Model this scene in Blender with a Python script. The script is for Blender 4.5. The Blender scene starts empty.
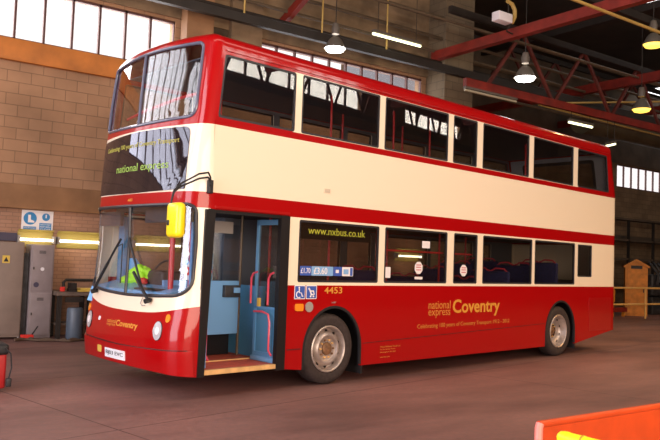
import bpy, bmesh, math, random
from mathutils import Vector, Matrix
random.seed(7)
SC = bpy.context.scene
COL = SC.collection
PI = math.pi
R_ = math.radians

# ------------------------------------------------------------------ camera
CAMP = Vector((-5.94166, -8.18958, 1.68094))
YAW, PIT, ROL, FPX = 0.622658, 0.055017, 0.036431, 739.4
fw = Vector((math.sin(YAW)*math.cos(PIT), math.cos(YAW)*math.cos(PIT), math.sin(PIT)))
rt = Vector((math.cos(YAW), -math.sin(YAW), 0)); up = rt.cross(fw)
r2 = math.cos(ROL)*rt + math.sin(ROL)*up
u2 = -math.sin(ROL)*rt + math.cos(ROL)*up
cam = bpy.data.cameras.new('camera'); camo = bpy.data.objects.new('camera', cam); COL.objects.link(camo)
M = Matrix.Identity(4)
for i in range(3):
    M[i][0], M[i][1], M[i][2], M[i][3] = r2[i], u2[i], -fw[i], CAMP[i]
camo.matrix_world = M
cam.sensor_width = 36; cam.lens = FPX/660*36; cam.clip_start = .05; cam.clip_end = 200
SC.camera = camo

# ------------------------------------------------------------------ world, light, exposure
SC.view_settings.view_transform = 'Standard'; SC.view_settings.look = 'None'
SC.view_settings.gamma = 1; SC.view_settings.use_curve_mapping = False
SC.view_settings.exposure = 0.0
W = bpy.data.worlds.new('world'); SC.world = W; W.use_nodes = True
W.node_tree.nodes['Background'].inputs[0].default_value = (1, .96, .95, 1)
W.node_tree.nodes['Background'].inputs[1].default_value = 1.4

def area(name, loc, dirv, sx, sy, L, col):
    l = bpy.data.lights.new(name, 'AREA'); l.shape = 'RECTANGLE'; l.size = sx; l.size_y = sy
    l.energy = L*PI*sx*sy; l.color = col
    o = bpy.data.objects.new(name, l); COL.objects.link(o); o.location = loc
    o.rotation_euler = Vector(dirv).to_track_quat('-Z', 'Y').to_euler()
    return o
# daylight standing in the open doorways and behind the glazing, plus one added overhead fill
area('daylight_left_doorway', (-14.2, -4.0, 4.7), (1, 0, 0), 7.6, 9.3, 7.2, (.93, .89, 1))
area('daylight_near_doorway', (-4.5, -14.2, 2.9), (0, 1, 0), 12.0, 5.4, 8.4, (1, .78, .58))
area('daylight_tall_window', (-9.95, 7.55, 6.95), (0, -1, 0), 7.6, 5.8, 3.6, (.95, .93, 1))
area('daylight_left_window', (-14.4, 5.05, 6.95), (1, 0, 0), 3.8, 5.8, 3.2, (.95, .93, 1))
area('daylight_clerestory_left', (-1.9, 7.55, 6.33), (0, -1, 0), 5.0, 1.15, 8.0, (1, .96, .97))
area('daylight_clerestory_mid', (5.6, 7.45, 6.5), (0, -1, 0), 6.4, 1.6, 3.4, (.93, .95, 1))
area('daylight_far_window', (27.5, 12.5, 6.15), (0, -1, 0), 5.2, 1.2, 1.3, (1, .96, .95))
area('daylight_near_clerestory', (10.5, -14.3, 9.6), (0, 1, 0), 19.0, 1.9, 9.0, (1, .95, .84))
area('daylight_near_clerestory_right', (26.5, -14.3, 9.2), (0, 1, 0), 6.2, .9, 9.0, (1, .93, .8))
area('overhead_fill', (-.5, -5.0, 10.79), (0, 0, -1), 17.0, 2.6, 4.3, (1, .83, .70))  # added fill to brighten the floor; the ceiling has no opening here

# ------------------------------------------------------------------ materials
def newmat(name):
    m = bpy.data.materials.new(name); m.use_nodes = True
    return m, m.node_tree.nodes, m.node_tree.links
def mat(name, col, rough=.5, metal=0, coat=0, emit=0, ecol=None, noise=0, nscale=6, bump=0, spec=.5, trans=0):
    m, N, L = newmat(name); b = N['Principled BSDF']
    b.inputs['Base Color'].default_value = (*col, 1); b.inputs['Roughness'].default_value = rough
    b.inputs['Metallic'].default_value = metal; b.inputs['Coat Weight'].default_value = coat
    b.inputs['Coat Roughness'].default_value = .05; b.inputs['Specular IOR Level'].default_value = spec
    if emit:
        b.inputs['Emission Color'].default_value = (*(ecol or col), 1); b.inputs['Emission Strength'].default_value = emit
    if noise or bump:
        t = N.new('ShaderNodeTexCoord'); n = N.new('ShaderNodeTexNoise'); n.inputs['Scale'].default_value = nscale
        n.inputs['Detail'].default_value = 6
        L.new(t.outputs['Object'], n.inputs['Vector'])
        if noise:
            r = N.new('ShaderNodeValToRGB')
            r.color_ramp.elements[0].position = .3; r.color_ramp.elements[1].position = .7
            r.color_ramp.elements[0].color = (*[c*(1-noise) for c in col], 1)
            r.color_ramp.elements[1].color = (*[min(1, c*(1+noise)) for c in col], 1)
            L.new(n.outputs['Fac'], r.inputs[0]); L.new(r.outputs[0], b.inputs['Base Color'])
        if bump:
            q = N.new('ShaderNodeBump'); q.inputs['Strength'].default_value = bump; q.inputs['Distance'].default_value = .02
            L.new(n.outputs['Fac'], q.inputs['Height']); L.new(q.outputs[0], b.inputs['Normal'])
    return m
def glassmat(name, tint, refl_col=(1, 1, 1), ior=1.5, rough=.0, extra=0.0):
    m, N, L = newmat(name); N.remove(N['Principled BSDF'])
    tr = N.new('ShaderNodeBsdfTransparent'); tr.inputs[0].default_value = (*tint, 1)
    gl = N.new('ShaderNodeBsdfGlossy'); gl.inputs[0].default_value = (*refl_col, 1); gl.inputs['Roughness'].default_value = rough
    fr = N.new('ShaderNodeFresnel'); fr.inputs[0].default_value = ior
    ad = N.new('ShaderNodeMath'); ad.operation = 'ADD'; ad.inputs[1].default_value = extra; ad.use_clamp = True
    mx = N.new('ShaderNodeMixShader')
    ge = N.new('ShaderNodeNewGeometry'); mi_ = N.new('ShaderNodeMapRange')      # same refraction index on both faces of the pane
    mi_.inputs['To Min'].default_value = ior; mi_.inputs['To Max'].default_value = 1/ior
    L.new(ge.outputs['Backfacing'], mi_.inputs['Value']); L.new(mi_.outputs[0], fr.inputs[0])
    L.new(fr.outputs[0], ad.inputs[0]); L.new(ad.outputs[0], mx.inputs[0]); L.new(tr.outputs[0], mx.inputs[1]); L.new(gl.outputs[0], mx.inputs[2])
    L.new(mx.outputs[0], N['Material Output'].inputs[0])
    return m
def livery(name):
    m, N, L = newmat(name); b = N['Principled BSDF']
    t = N.new('ShaderNodeTexCoord'); s = N.new('ShaderNodeSeparateXYZ'); L.new(t.outputs['Object'], s.inputs[0])
    def mth(op, a, b_=None, clamp=False):
        q = N.new('ShaderNodeMath'); q.operation = op; q.use_clamp = clamp
        for i, v in enumerate((a, b_)):
            if v is None: continue
            if isinstance(v, (int, float)): q.inputs[i].default_value = v
            else: L.new(v, q.inputs[i])
        return q.outputs[0]
    X, Y, Z = s.outputs
    def rng(v, lo, hi):
        return mth('MULTIPLY', mth('GREATER_THAN', v, lo), mth('LESS_THAN', v, hi))
    front = mth('LESS_THAN', X, -2.02)
    yy = mth('POWER', mth('ABSOLUTE', mth('DIVIDE', mth('SUBTRACT', Y, 1.15), 1.15)), 3.0)
    th = mth('ADD', .975, mth('MULTIPLY', yy, .12))
    lo_front = mth('MULTIPLY', front, mth('MULTIPLY', mth('GREATER_THAN', Z, th), mth('LESS_THAN', Z, 2.25)))
    lo_side = mth('MULTIPLY', mth('SUBTRACT', 1.0, front), rng(Z, 1.345, 2.232))
    hi = rng(Z, 2.44, 3.253)
    pil = mth('MULTIPLY', rng(Z, 3.34, 4.13), rng(X, -.8, 6.8))
    f = mth('ADD', mth('ADD', lo_front, lo_side), mth('ADD', hi, pil), True)
    mx = N.new('ShaderNodeMix'); mx.data_type = 'RGBA'
    mx.inputs['A'].default_value = (.36, .001, .0025, 1); mx.inputs['B'].default_value = (.88, .76, .59, 1)
    L.new(f, mx.inputs['Factor']); L.new(mx.outputs['Result'], b.inputs['Base Color'])
    b.inputs['Roughness'].default_value = .32; b.inputs['Coat Weight'].default_value = .6; b.inputs['Coat Roughness'].default_value = .05
    b.inputs['Specular IOR Level'].default_value = .15
    n = N.new('ShaderNodeTexNoise'); n.inputs['Scale'].default_value = 1.4; n.inputs['Detail'].default_value = 1
    L.new(t.outputs['Object'], n.inputs['Vector'])
    q = N.new('ShaderNodeBump'); q.inputs['Strength'].default_value = .12; q.inputs['Distance'].default_value = .03
    L.new(n.outputs['Fac'], q.inputs['Height']); L.new(q.outputs[0], b.inputs['Coat Normal'])
    return m
def brickmat(name, c1, c2, mortar, bw=.45, bh=.225, dirt=.35):
    m, N, L = newmat(name); b = N['Principled BSDF']; b.inputs['Roughness'].default_value = .85
    t = N.new('ShaderNodeTexCoord'); s = N.new('ShaderNodeSeparateXYZ'); cb = N.new('ShaderNodeCombineXYZ')
    L.new(t.outputs['Object'], s.inputs[0])
    ad = N.new('ShaderNodeMath'); ad.operation = 'ADD'; L.new(s.outputs[0], ad.inputs[0]); L.new(s.outputs[1], ad.inputs[1])
    L.new(ad.outputs[0], cb.inputs[0]); L.new(s.outputs[2], cb.inputs[1])
    k = N.new('ShaderNodeTexBrick'); k.inputs['Scale'].default_value = 1; k.inputs['Brick Width'].default_value = bw
    k.inputs['Row Height'].default_value = bh; k.inputs['Mortar Size'].default_value = .009; k.inputs['Mortar Smooth'].default_value = .3
    k.inputs['Color1'].default_value = (*c1, 1); k.inputs['Color2'].default_value = (*c2, 1); k.inputs['Mortar'].default_value = (*mortar, 1)
    L.new(cb.outputs[0], k.inputs['Vector'])
    n = N.new('ShaderNodeTexNoise'); n.inputs['Scale'].default_value = 1.1; n.inputs['Detail'].default_value = 8; L.new(t.outputs['Object'], n.inputs['Vector'])
    r = N.new('ShaderNodeValToRGB'); r.color_ramp.elements[0].position = .3; r.color_ramp.elements[1].position = .7
    r.color_ramp.elements[0].color = (1-dirt, 1-dirt, 1-dirt, 1); r.color_ramp.elements[1].color = (1, 1, 1, 1)
    L.new(n.outputs['Fac'], r.inputs[0])
    mx = N.new('ShaderNodeMix'); mx.data_type = 'RGBA'; mx.blend_type = 'MULTIPLY'; mx.inputs['Factor'].default_value = 1
    L.new(k.outputs['Color'], mx.inputs['A']); L.new(r.outputs[0], mx.inputs['B']); L.new(mx.outputs['Result'], b.inputs['Base Color'])
    bp = N.new('ShaderNodeBump'); bp.inputs['Strength'].default_value = .4; bp.inputs['Distance'].default_value = .01; bp.invert = True
    L.new(k.outputs['Fac'], bp.inputs['Height']); L.new(bp.outputs[0], b.inputs['Normal'])
    return m
def floormat():
    m, N, L = newmat('floor_concrete'); b = N['Principled BSDF']
    t = N.new('ShaderNodeTexCoord')
    n = N.new('ShaderNodeTexNoise'); n.inputs['Scale'].default_value = .55; n.inputs['Detail'].default_value = 9; n.inputs['Roughness'].default_value = .62
    mp = N.new('ShaderNodeMapping'); mp.inputs['Scale'].default_value = (.45, 1.3, 1); L.new(t.outputs['Object'], mp.inputs[0]); L.new(mp.outputs[0], n.inputs['Vector'])
    r = N.new('ShaderNodeValToRGB'); e = r.color_ramp.elements
    e[0].position = .30; e[0].color = (.115, .06, .055, 1); e[1].position = .66; e[1].color = (.32, .168, .145, 1)
    q = e.new(.47); q.color = (.225, .117, .102, 1)
    L.new(n.outputs['Fac'], r.inputs[0])
    n2 = N.new('ShaderNodeTexNoise'); n2.inputs['Scale'].default_value = 14; n2.inputs['Detail'].default_value = 6; L.new(t.outputs['Object'], n2.inputs['Vector'])
    r2_ = N.new('ShaderNodeValToRGB'); r2_.color_ramp.elements[0].position = .3; r2_.color_ramp.elements[0].color = (.72, .72, .72, 1); r2_.color_ramp.elements[1].position = .62
    L.new(n2.outputs['Fac'], r2_.inputs[0])
    mx = N.new('ShaderNodeMix'); mx.data_type = 'RGBA'; mx.blend_type = 'MULTIPLY'; mx.inputs['Factor'].default_value = 1
    L.new(r.outputs[0], mx.inputs['A']); L.new(r2_.outputs[0], mx.inputs['B'])
    # slab joints
    k = N.new('ShaderNodeTexBrick'); k.offset = 0; k.inputs['Scale'].default_value = 1; k.inputs['Brick Width'].default_value = 6.2; k.inputs['Row Height'].default_value = 3.05
    k.inputs['Mortar Size'].default_value = .012; k.inputs['Mortar Smooth'].default_value = .6
    k.inputs['Color1'].default_value = k.inputs['Color2'].default_value = (1, 1, 1, 1); k.inputs['Mortar'].default_value = (.35, .3, .3, 1)
    mp2 = N.new('ShaderNodeMapping'); mp2.inputs['Location'].default_value = (3.54, .53, 0); mp2.inputs['Rotation'].default_value = (0, 0, R_(-12))
    L.new(t.outputs['Object'], mp2.inputs[0]); L.new(mp2.outputs[0], k.inputs['Vector'])
    m2 = N.new('ShaderNodeMix'); m2.data_type = 'RGBA'; m2.blend_type = 'MULTIPLY'; m2.inputs['Factor'].default_value = 1
    L.new(mx.outputs['Result'], m2.inputs['A']); L.new(k.outputs['Color'], m2.inputs['B'])
    # oil spots
    v = N.new('ShaderNodeTexVoronoi'); v.inputs['Scale'].default_value = .42; v.inputs['Randomness'].default_value = 1; L.new(t.outputs['Object'], v.inputs['Vector'])
    r3 = N.new('ShaderNodeValToRGB'); r3.color_ramp.elements[0].position = .03; r3.color_ramp.elements[0].color = (.3, .27, .27, 1); r3.color_ramp.elements[1].position = .085
    L.new(v.outputs['Distance'], r3.inputs[0])
    m3 = N.new('ShaderNodeMix'); m3.data_type = 'RGBA'; m3.blend_type = 'MULTIPLY'; m3.inputs['Factor'].default_value = .8
    L.new(m2.outputs['Result'], m3.inputs['A']); L.new(r3.outputs[0], m3.inputs['B'])
    L.new(m3.outputs['Result'], b.inputs['Base Color'])
    r4 = N.new('ShaderNodeMapRange'); r4.inputs['To Min'].default_value = .42; r4.inputs['To Max'].default_value = .75
    L.new(n2.outputs['Fac'], r4.inputs['Value']); L.new(r4.outputs[0], b.inputs['Roughness'])
    bp = N.new('ShaderNodeBump'); bp.inputs['Strength'].default_value = .15; bp.inputs['Distance'].default_value = .01
    L.new(n2.outputs['Fac'], bp.inputs['Height']); L.new(bp.outputs[0], b.inputs['Normal'])
    b.inputs['Specular IOR Level'].default_value = .35
    return m

MT = dict(
    floor=floormat(),
    block=brickmat('wall_blockwork', (.46, .26, .145), (.40, .22, .12), (.27, .155, .085)),
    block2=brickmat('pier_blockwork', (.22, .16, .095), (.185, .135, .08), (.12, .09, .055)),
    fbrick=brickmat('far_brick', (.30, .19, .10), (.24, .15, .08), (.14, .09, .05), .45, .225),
    beam_o=mat('orange_brown_lintel', (.50, .16, .022), .6, noise=.25, nscale=2),
    beam_b=mat('brown_beam', (.27, .135, .06), .7, noise=.2, nscale=2),
    conc=mat('stained_concrete', (.24, .16, .09), .85, noise=.4, nscale=1.5, bump=.2),
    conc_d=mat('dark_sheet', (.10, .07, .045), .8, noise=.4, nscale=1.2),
    roof=mat('roof_sheet', (.05, .038, .028), .85, noise=.4, nscale=.6),
    steel_r=mat('red_oxide_steel', (.20, .016, .008), .55, noise=.3, nscale=3),
    steel_w=mat('dull_red_steel', (.11, .018, .011), .65, noise=.3, nscale=3),
    steel_d=mat('dark_steel', (.020, .014, .010), .6, noise=.3, nscale=3),
    pipe_b=mat('grey_brown_pipe', (.10, .07, .042), .5, noise=.2),
    pipe_y=mat('ochre_pipe', (.50, .33, .09), .5),
    frame_d=mat('window_bar_paint', (.10, .04, .035), .6),
    skyglass=glassmat('dusty_window_glass', (.96, .95, .95)),
    livery=livery('bus_paint_red_and_cream'),
    red=mat('bus_red_paint', (.36, .001, .0025), .3, coat=.8),
    cream=mat('cream_trim', (.86, .72, .55), .35, coat=.3),
    rubber=mat('black_rubber', (.012, .012, .014), .55),
    gasket=mat('window_rubber', (.025, .024, .03), .35),
    gasket_refl=mat('gasket_with_reflection', (.10, .105, .16), .25, coat=.6),  # upper screen rubber, its blue-grey reflection put into the base colour
    tyre=mat('tyre_rubber', (.035, .024, .023), .75, noise=.3, nscale=20, bump=.2),
    rimm=mat('wheel_silver', (.50, .43, .40), .42, metal=.6, noise=.25, nscale=9),
    rust=mat('rusty_hub', (.23, .12, .06), .65, metal=.3, noise=.4, nscale=20),
    gsm=glassmat('bus_side_glass', (.80, .78, .75), ior=1.5, extra=.01),
    gsf=glassmat('bus_front_glass', (.93, .95, .97), ior=1.55, extra=.015),
    gdest=mat('destination_glass', (.008, .008, .012), .03, coat=1, spec=1.0),
    black=mat('black_paint', (.008, .007, .008), .4),
    inner=mat('interior_lining', (.13, .15, .19), .6),
    lining=mat('pale_rear_lining', (.34, .37, .45), .6),
    inner_d=mat('interior_dark', (.05, .045, .05), .7),
    cabblue=mat('cab_blue', (.09, .29, .52), .45),
    dashblue=mat('dashboard_blue', (.22, .50, .85), .45),
    doorblue=mat('door_leaf_blue', (.12, .33, .62), .4, coat=.3),
    paleblue=mat('pale_blue_plastic', (.18, .40, .72), .5),
    floor_r=mat('bus_step_red', (.60, .10, .05), .6, noise=.2, nscale=12),
    step_y=mat('step_edge_yellow', (.70, .42, .17), .6, noise=.2, nscale=8),
    pole=mat('handrail_red', (.62, .03, .04), .35, coat=.4),
    rail_p=mat('handrail_pinkish_red', (.72, .07, .12), .35, coat=.4),
    seat=mat('seat_moquette', (.03, .035, .14), .9, noise=.5, nscale=30),
    silver=mat('lamp_reflector', (.8, .8, .82), .12, metal=1),
    lampglass=mat('headlamp_lens', (.80, .84, .90), .22, coat=1, metal=.5, bump=.6, nscale=25),
    amber=mat('amber_lens', (.85, .28, .02), .25, coat=.6),
    grey=mat('grey_plastic', (.32, .29, .27), .5),
    yellow=mat('mirror_yellow', (.90, .70, .008), .35, coat=.3),
    gold=mat('gold_lettering', (.66, .30, .04), .5),
    gold_d=mat('gold_fine_lettering', (.60, .23, .04), .5),
    led=mat('display_yellow', (.42, .38, .06), .5, emit=.05, ecol=(.75, .75, .06)),
    led_g=mat('display_green', (.28, .45, .07), .5, emit=.08, ecol=(.5, .75, .12)),
    white=mat('white_vinyl', (.80, .76, .78), .5),
    blue=mat('sign_blue', (.04, .10, .42), .5),
    sblue=mat('safety_blue', (.03, .22, .50), .5),
    lblue=mat('light_blue_vinyl', (.22, .42, .72), .5),
    plate=mat('number_plate_white', (.85, .87, .92), .35, coat=.5),
    ink=mat('ink', (.01, .01, .015), .5),
    inkp=mat('pink_print', (.55, .14, .18), .5),
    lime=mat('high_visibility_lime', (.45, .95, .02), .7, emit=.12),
    redcloth=mat('red_cloth', (.75, .03, .02), .7),
    locker=mat('grey_locker_paint', (.27, .22, .22), .5, noise=.12, nscale=4),
    cabin=mat('taupe_cabinet_paint', (.25, .185, .15), .55, noise=.12, nscale=3),
    vio=mat('dark_violet_panel', (.06, .05, .085), .6),
    refl_y=mat('tube_reflector_yellow', (.30, .23, .06), .4),
    tube=mat('fluorescent_tube', (1, .95, .8), .4, emit=8, ecol=(1, .90, .66)),
    tube2=mat('fluorescent_tube_dim', (1, .95, .6), .4, emit=3.2, ecol=(.95, .95, .55)),
    tube3=mat('fluorescent_tube_off', (.45, .40, .28), .4),
    wood=mat('bench_wood', (.16, .11, .08), .8, noise=.4, nscale=6),
    yplas=mat('yellow_box_plastic', (.70, .48, .08), .5),
    orange=mat('barrier_orange', (.50, .052, .005), .42, noise=.14, nscale=5, coat=.2),
    pinkor=mat('barrier_post_pink', (.85, .22, .18), .4),
    lime_y=mat('guard_rail_yellow', (.86, .80, .02), .35, coat=.3),
    ring=mat('guard_rail_ring', (.45, .30, .03), .5),
    railwarm=mat('handrail_cream_yellow', (.75, .45, .14), .5),
    hut=mat('orange_stained_wood', (.62, .22, .025), .6, noise=.3, nscale=4),
    machine=mat('machinery_dark', (.03, .03, .034), .5, noise=.5, nscale=8),
    lampbody=mat('lamp_grey', (.12, .10, .08), .5),
    lampshade=mat('lamp_shade_aluminium', (.34, .31, .26), .35, metal=.7),
    glow_w=mat('lamp_glow_white', (1, 1, 1), .3, emit=14, ecol=(1, .97, .92)),
    glow_y=mat('lamp_glow_yellow', (1, .8, .3), .3, emit=2.0, ecol=(1, .62, .08)),
    hose=mat('brown_hose', (.10, .06, .035), .7),
    redm=mat('machine_red', (.35, .008, .01), .4, coat=.3),
    duct=mat('dull_green_duct', (.12, .105, .06), .6, noise=.3, nscale=1),
)

# ------------------------------------------------------------------ mesh helpers
class MB:
    def __init__(s): s.v = []; s.f = []; s.sm = []
    def add(s, vs, fs, smooth=False):
        o = len(s.v); s.v += [tuple(v) for v in vs]
        for f in fs: s.f.append([i+o for i in f]); s.sm.append(smooth)
        return s
    def box(s, x0, x1, y0, y1, z0, z1, bev=0.0):
        if bev <= 0:
            vs = [(x, y, z) for z in (z0, z1) for y in (y0, y1) for x in (x0, x1)]
            return s.add(vs, [(0, 2, 3, 1), (4, 5, 7, 6), (0, 1, 5, 4), (2, 6, 7, 3), (0, 4, 6, 2), (1, 3, 7, 5)])
        bm = bmesh.new(); bmesh.ops.create_cube(bm, size=1)
        for v in bm.verts:
            v.co = Vector(((x0+x1)/2+v.co.x*(x1-x0), (y0+y1)/2+v.co.y*(y1-y0), (z0+z1)/2+v.co.z*(z1-z0)))
        bmesh.ops.bevel(bm, geom=bm.edges[:], offset=bev, segments=3, affect='EDGES', profile=.5)
        s.bm(bm, True); return s
    def bm(s, bm, smooth=False):
        bm.verts.index_update(); s.add([v.co[:] for v in bm.verts], [[v.index for v in f.verts] for f in bm.faces], smooth); bm.free(); return s
    def tube(s, pts, r, n=10, closed=False, caps=True):
        pts = [Vector(p) for p in pts]; m = len(pts); rs = r if isinstance(r, (list, tuple)) else [r]*m
        vs = []; prev = None
        for i, p in enumerate(pts):
            a = pts[(i-1) % m] if (closed or i > 0) else p; b = pts[(i+1) % m] if (closed or i < m-1) else p
            t = (b-a)
            if t.length < 1e-9: t = Vector((0, 0, 1))
            t.normalize()
            if prev is None:
                ref = Vector((0, 0, 1)) if abs(t.z) < .9 else Vector((1, 0, 0)); n1 = t.cross(ref).normalized()
            else:
                n1 = prev - t*prev.dot(t)
                if n1.length < 1e-6: n1 = t.orthogonal()
                n1.normalize()
            prev = n1; n2 = t.cross(n1)
            for k in range(n):
                a_ = 2*PI*k/n; vs.append(p+(n1*math.cos(a_)+n2*math.sin(a_))*rs[i])
        fs = []
        for i in range(m if closed else m-1):
            j = (i+1) % m
            for k in range(n): fs.append((i*n+k, i*n+(k+1) % n, j*n+(k+1) % n, j*n+k))
        if caps and not closed: fs += [tuple(reversed(range(n))), tuple(range((m-1)*n, m*n))]
        return s.add(vs, fs, True)
    def lathe(s, prof, origin, axis='z', n=28, cap=True):
        # prof: list of (r, h)
        o = Vector(origin); vs = []
        for r, h in prof:
            for k in range(n):
                a = 2*PI*k/n; c_, s_ = r*math.cos(a), r*math.sin(a)
                vs.append(o + (Vector((c_, s_, h)) if axis == 'z' else Vector((c_, h, s_)) if axis == 'y' else Vector((h, c_, s_))))
        fs = []
        for i in range(len(prof)-1):
            for k in range(n): fs.append((i*n+k, i*n+(k+1) % n, (i+1)*n+(k+1) % n, (i+1)*n+k))
        if cap: fs += [tuple(range(n)), tuple(range((len(prof)-1)*n, len(prof)*n))]
        return s.add(vs, fs, True)
    def prism(s, poly, a0, a1, axis='y'):
        n = len(poly)
        def P(u, v, a): return (u, a, v) if axis == 'y' else ((a, u, v) if axis == 'x' else (u, v, a))
        vs = [P(u, v, a0) for u, v in poly]+[P(u, v, a1) for u, v in poly]
        fs = [tuple(range(n)), tuple(reversed(range(n, 2*n)))]+[(i, i+n, (i+1) % n+n, (i+1) % n) for i in range(n)]
        return s.add(vs, fs)
    def beam(s, a, b, w, h):
        a, b = Vector(a), Vector(b); t = (b-a).normalized()
        ref = Vector((0, 0, 1)) if abs(t.z) < .95 else Vector((1, 0, 0)); n1 = t.cross(ref).normalized()*w/2; n2 = n1.cross(t).normalized()*h/2
        vs = [p+i*n1+j*n2 for p in (a, b) for i, j in ((-1, -1), (1, -1), (1, 1), (-1, 1))]
        return s.add(vs, [(0, 1, 2, 3), (7, 6, 5, 4), (0, 4, 5, 1), (1, 5, 6, 2), (2, 6, 7, 3), (3, 7, 4, 0)])
    def build(s, name, m, parent=None, loc=(0, 0, 0), rz=0):
        me = bpy.data.meshes.new(name); me.from_pydata(s.v, [], s.f); me.update()
        bm = bmesh.new(); bm.from_mesh(me); bmesh.ops.recalc_face_normals(bm, faces=bm.faces[:]); bm.to_mesh(me); bm.free()
        if len(me.polygons) == len(s.sm): me.polygons.foreach_set('use_smooth', s.sm)
        try: me.set_sharp_from_angle(angle=R_(40))
        except Exception: pass
        me.materials.append(MT[m] if isinstance(m, str) else m)
        o = bpy.data.objects.new(name, me); COL.objects.link(o); o.location = loc; o.rotation_euler = (0, 0, rz)
        if parent: o.parent = parent
        return o
def tag(o, label=None, cat=None, group=None, kind=None):
    if label: o['label'] = label
    if cat: o['category'] = cat
    if group: o['group'] = group
    if kind: o['kind'] = kind
    return o
def empty(name, loc, label, cat, group=None, rz=0):
    o = bpy.data.objects.new(name, None); COL.objects.link(o); o.location = loc; o.rotation_euler = (0, 0, rz); o.empty_display_size = .2
    return tag(o, label, cat, group)
def B(*a, **k): return MB().box(*a, **k)
def copy_tree(o, parent=None):
    c = o.copy(); COL.objects.link(c)
    if parent: c.parent = parent
    for ch in list(o.children): copy_tree(ch, c)
    return c
def rrect(x0, x1, z0, z1, r, n=5):
    P = []
    for cx, cz, a0 in ((x1-r, z0+r, -90), (x1-r, z1-r, 0), (x0+r, z1-r, 90), (x0+r, z0+r, 180)):
        for k in range(n+1):
            a = R_(a0+90*k/n); P.append((cx+r*math.cos(a), cz+r*math.sin(a)))
    return P
def rpoly(pts, r, n=5):
    # round the corners of a polygon
    out = []; m = len(pts)
    for i in range(m):
        p = Vector(pts[i]); a = Vector(pts[i-1]); b = Vector(pts[(i+1) % m])
        rr = r[i] if isinstance(r, (list, tuple)) else r
        if rr <= 0: out.append(tuple(p)); continue
        d1 = (a-p); d2 = (b-p); rr = min(rr, d1.length*.45, d2.length*.45)
        s = p+d1.normalized()*rr; e = p+d2.normalized()*rr
        for k in range(n+1):
            t = k/n; out.append(tuple((1-t)**2*s+2*t*(1-t)*p+t*t*e))
    return out
def sheet(outer, holes=(), ucuts=(), vcuts=()):
    """flat face set in (u, v) with holes, cut along the given lines"""
    bm = bmesh.new()
    for loop in (outer, *holes):
        vs = [bm.verts.new((p[0], p[1], 0)) for p in loop]
        for i in range(len(vs)): bm.edges.new((vs[i], vs[(i+1) % len(vs)]))
    bmesh.ops.triangle_fill(bm, edges=bm.edges[:], use_beauty=True)
    for ax, cuts in ((0, ucuts), (1, vcuts)):
        for c in cuts:
            co = (c, 0, 0) if ax == 0 else (0, c, 0); no = (1, 0, 0) if ax == 0 else (0, 1, 0)
            bmesh.ops.bisect_plane(bm, geom=bm.verts[:]+bm.edges[:]+bm.faces[:], dist=1e-6, plane_co=co, plane_no=no)
    bm.verts.index_update()
    V = [(v.co.x, v.co.y) for v in bm.verts]; F = [[v.index for v in f.verts] for f in bm.faces]
    E = [[v.index for v in e.verts] for e in bm.edges if len(e.link_faces) == 1]
    bm.free(); return V, F, E
def thick(V, F, E, fmap, t, mb=None, smooth=False):
    """map the sheet by fmap(u, v, depth) at depths 0 and t, closing the rim"""
    mb = mb or MB(); n = len(V)
    vs = [fmap(u, v, 0) for u, v in V]+[fmap(u, v, t) for u, v in V]
    fs = [list(f) for f in F]+[[i+n for i in reversed(f)] for f in F]+[[a, b, b+n, a+n] for a, b in E]
    return mb.add(vs, fs, smooth)
def text_verts(body, bold=0.0, shear=0.0):
    cu = bpy.data.curves.new('lettering_curve', 'FONT'); cu.body = body; cu.size = 1; cu.offset = bold; cu.shear = shear; cu.resolution_u = 3
    o = bpy.data.objects.new('lettering_curve', cu); COL.objects.link(o)
    bpy.context.view_layer.update()
    dg = bpy.context.evaluated_depsgraph_get(); me = bpy.data.meshes.new_from_object(o.evaluated_get(dg))
    V = [(v.co.x, v.co.y) for v in me.vertices]; F = [list(p.vertices) for p in me.polygons]
    cnt = {}
    for f in F:
        for i in range(len(f)):
            k = tuple(sorted((f[i], f[(i+1) % len(f)]))); cnt[k] = cnt.get(k, 0)+1
    E = [list(k) for k, c in cnt.items() if c == 1]
    bpy.data.objects.remove(o); bpy.data.curves.remove(cu); bpy.data.meshes.remove(me)
    x0 = min(v[0] for v in V); x1 = max(v[0] for v in V); y0 = min(v[1] for v in V); y1 = max(v[1] for v in V)
    V = [((x-x0)/(x1-x0), (y-y0)/(y1-y0)) for x, y in V]
    return V, F, E
def text_on(name, body, fmap, t, m, parent, bold=0.0, shear=0.0, off=None):
    V, F, E = text_verts(body, bold, shear)
    par = list(range(len(V)))                      # glyph islands, gathered into words by the widest gaps
    def root(i):
        while par[i] != i: par[i] = par[par[i]]; i = par[i]
        return i
    for f in F:
        for i in f[1:]: par[root(i)] = root(f[0])
    isl = {}
    for i in range(len(V)): isl.setdefault(root(i), []).append(V[i][0])
    spans = sorted((min(x), max(x)) for x in isl.values()); gaps = []; hi = spans[0][1]
    for a, b in spans[1:]:
        gaps.append((a-hi, (a+hi)/2)); hi = max(hi, b)
    cuts = sorted(g for _, g in sorted(gaps, reverse=True)[:len(body.split())-1])
    word = lambda i: sum(V[i][0] > c for c in cuts)
    o = None
    for w in range(len(cuts)+1):
        keep = [f for f in F if word(f[0]) == w]; ids = sorted({i for f in keep for i in f}); k = {i: n for n, i in enumerate(ids)}
        o = thick([V[i] for i in ids], [[k[i] for i in f] for f in keep], [[k[a], k[b]] for a, b in E if a in k and b in k], fmap, t).build(name, m, parent)
        if off: o.location = off
    return o
def wall_map(x0, x1, z0, z1, y):          # text upright on a plane y=const seen from -y
    return lambda u, v, d: (x0+u*(x1-x0), y-d, z0+v*(z1-z0))

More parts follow.
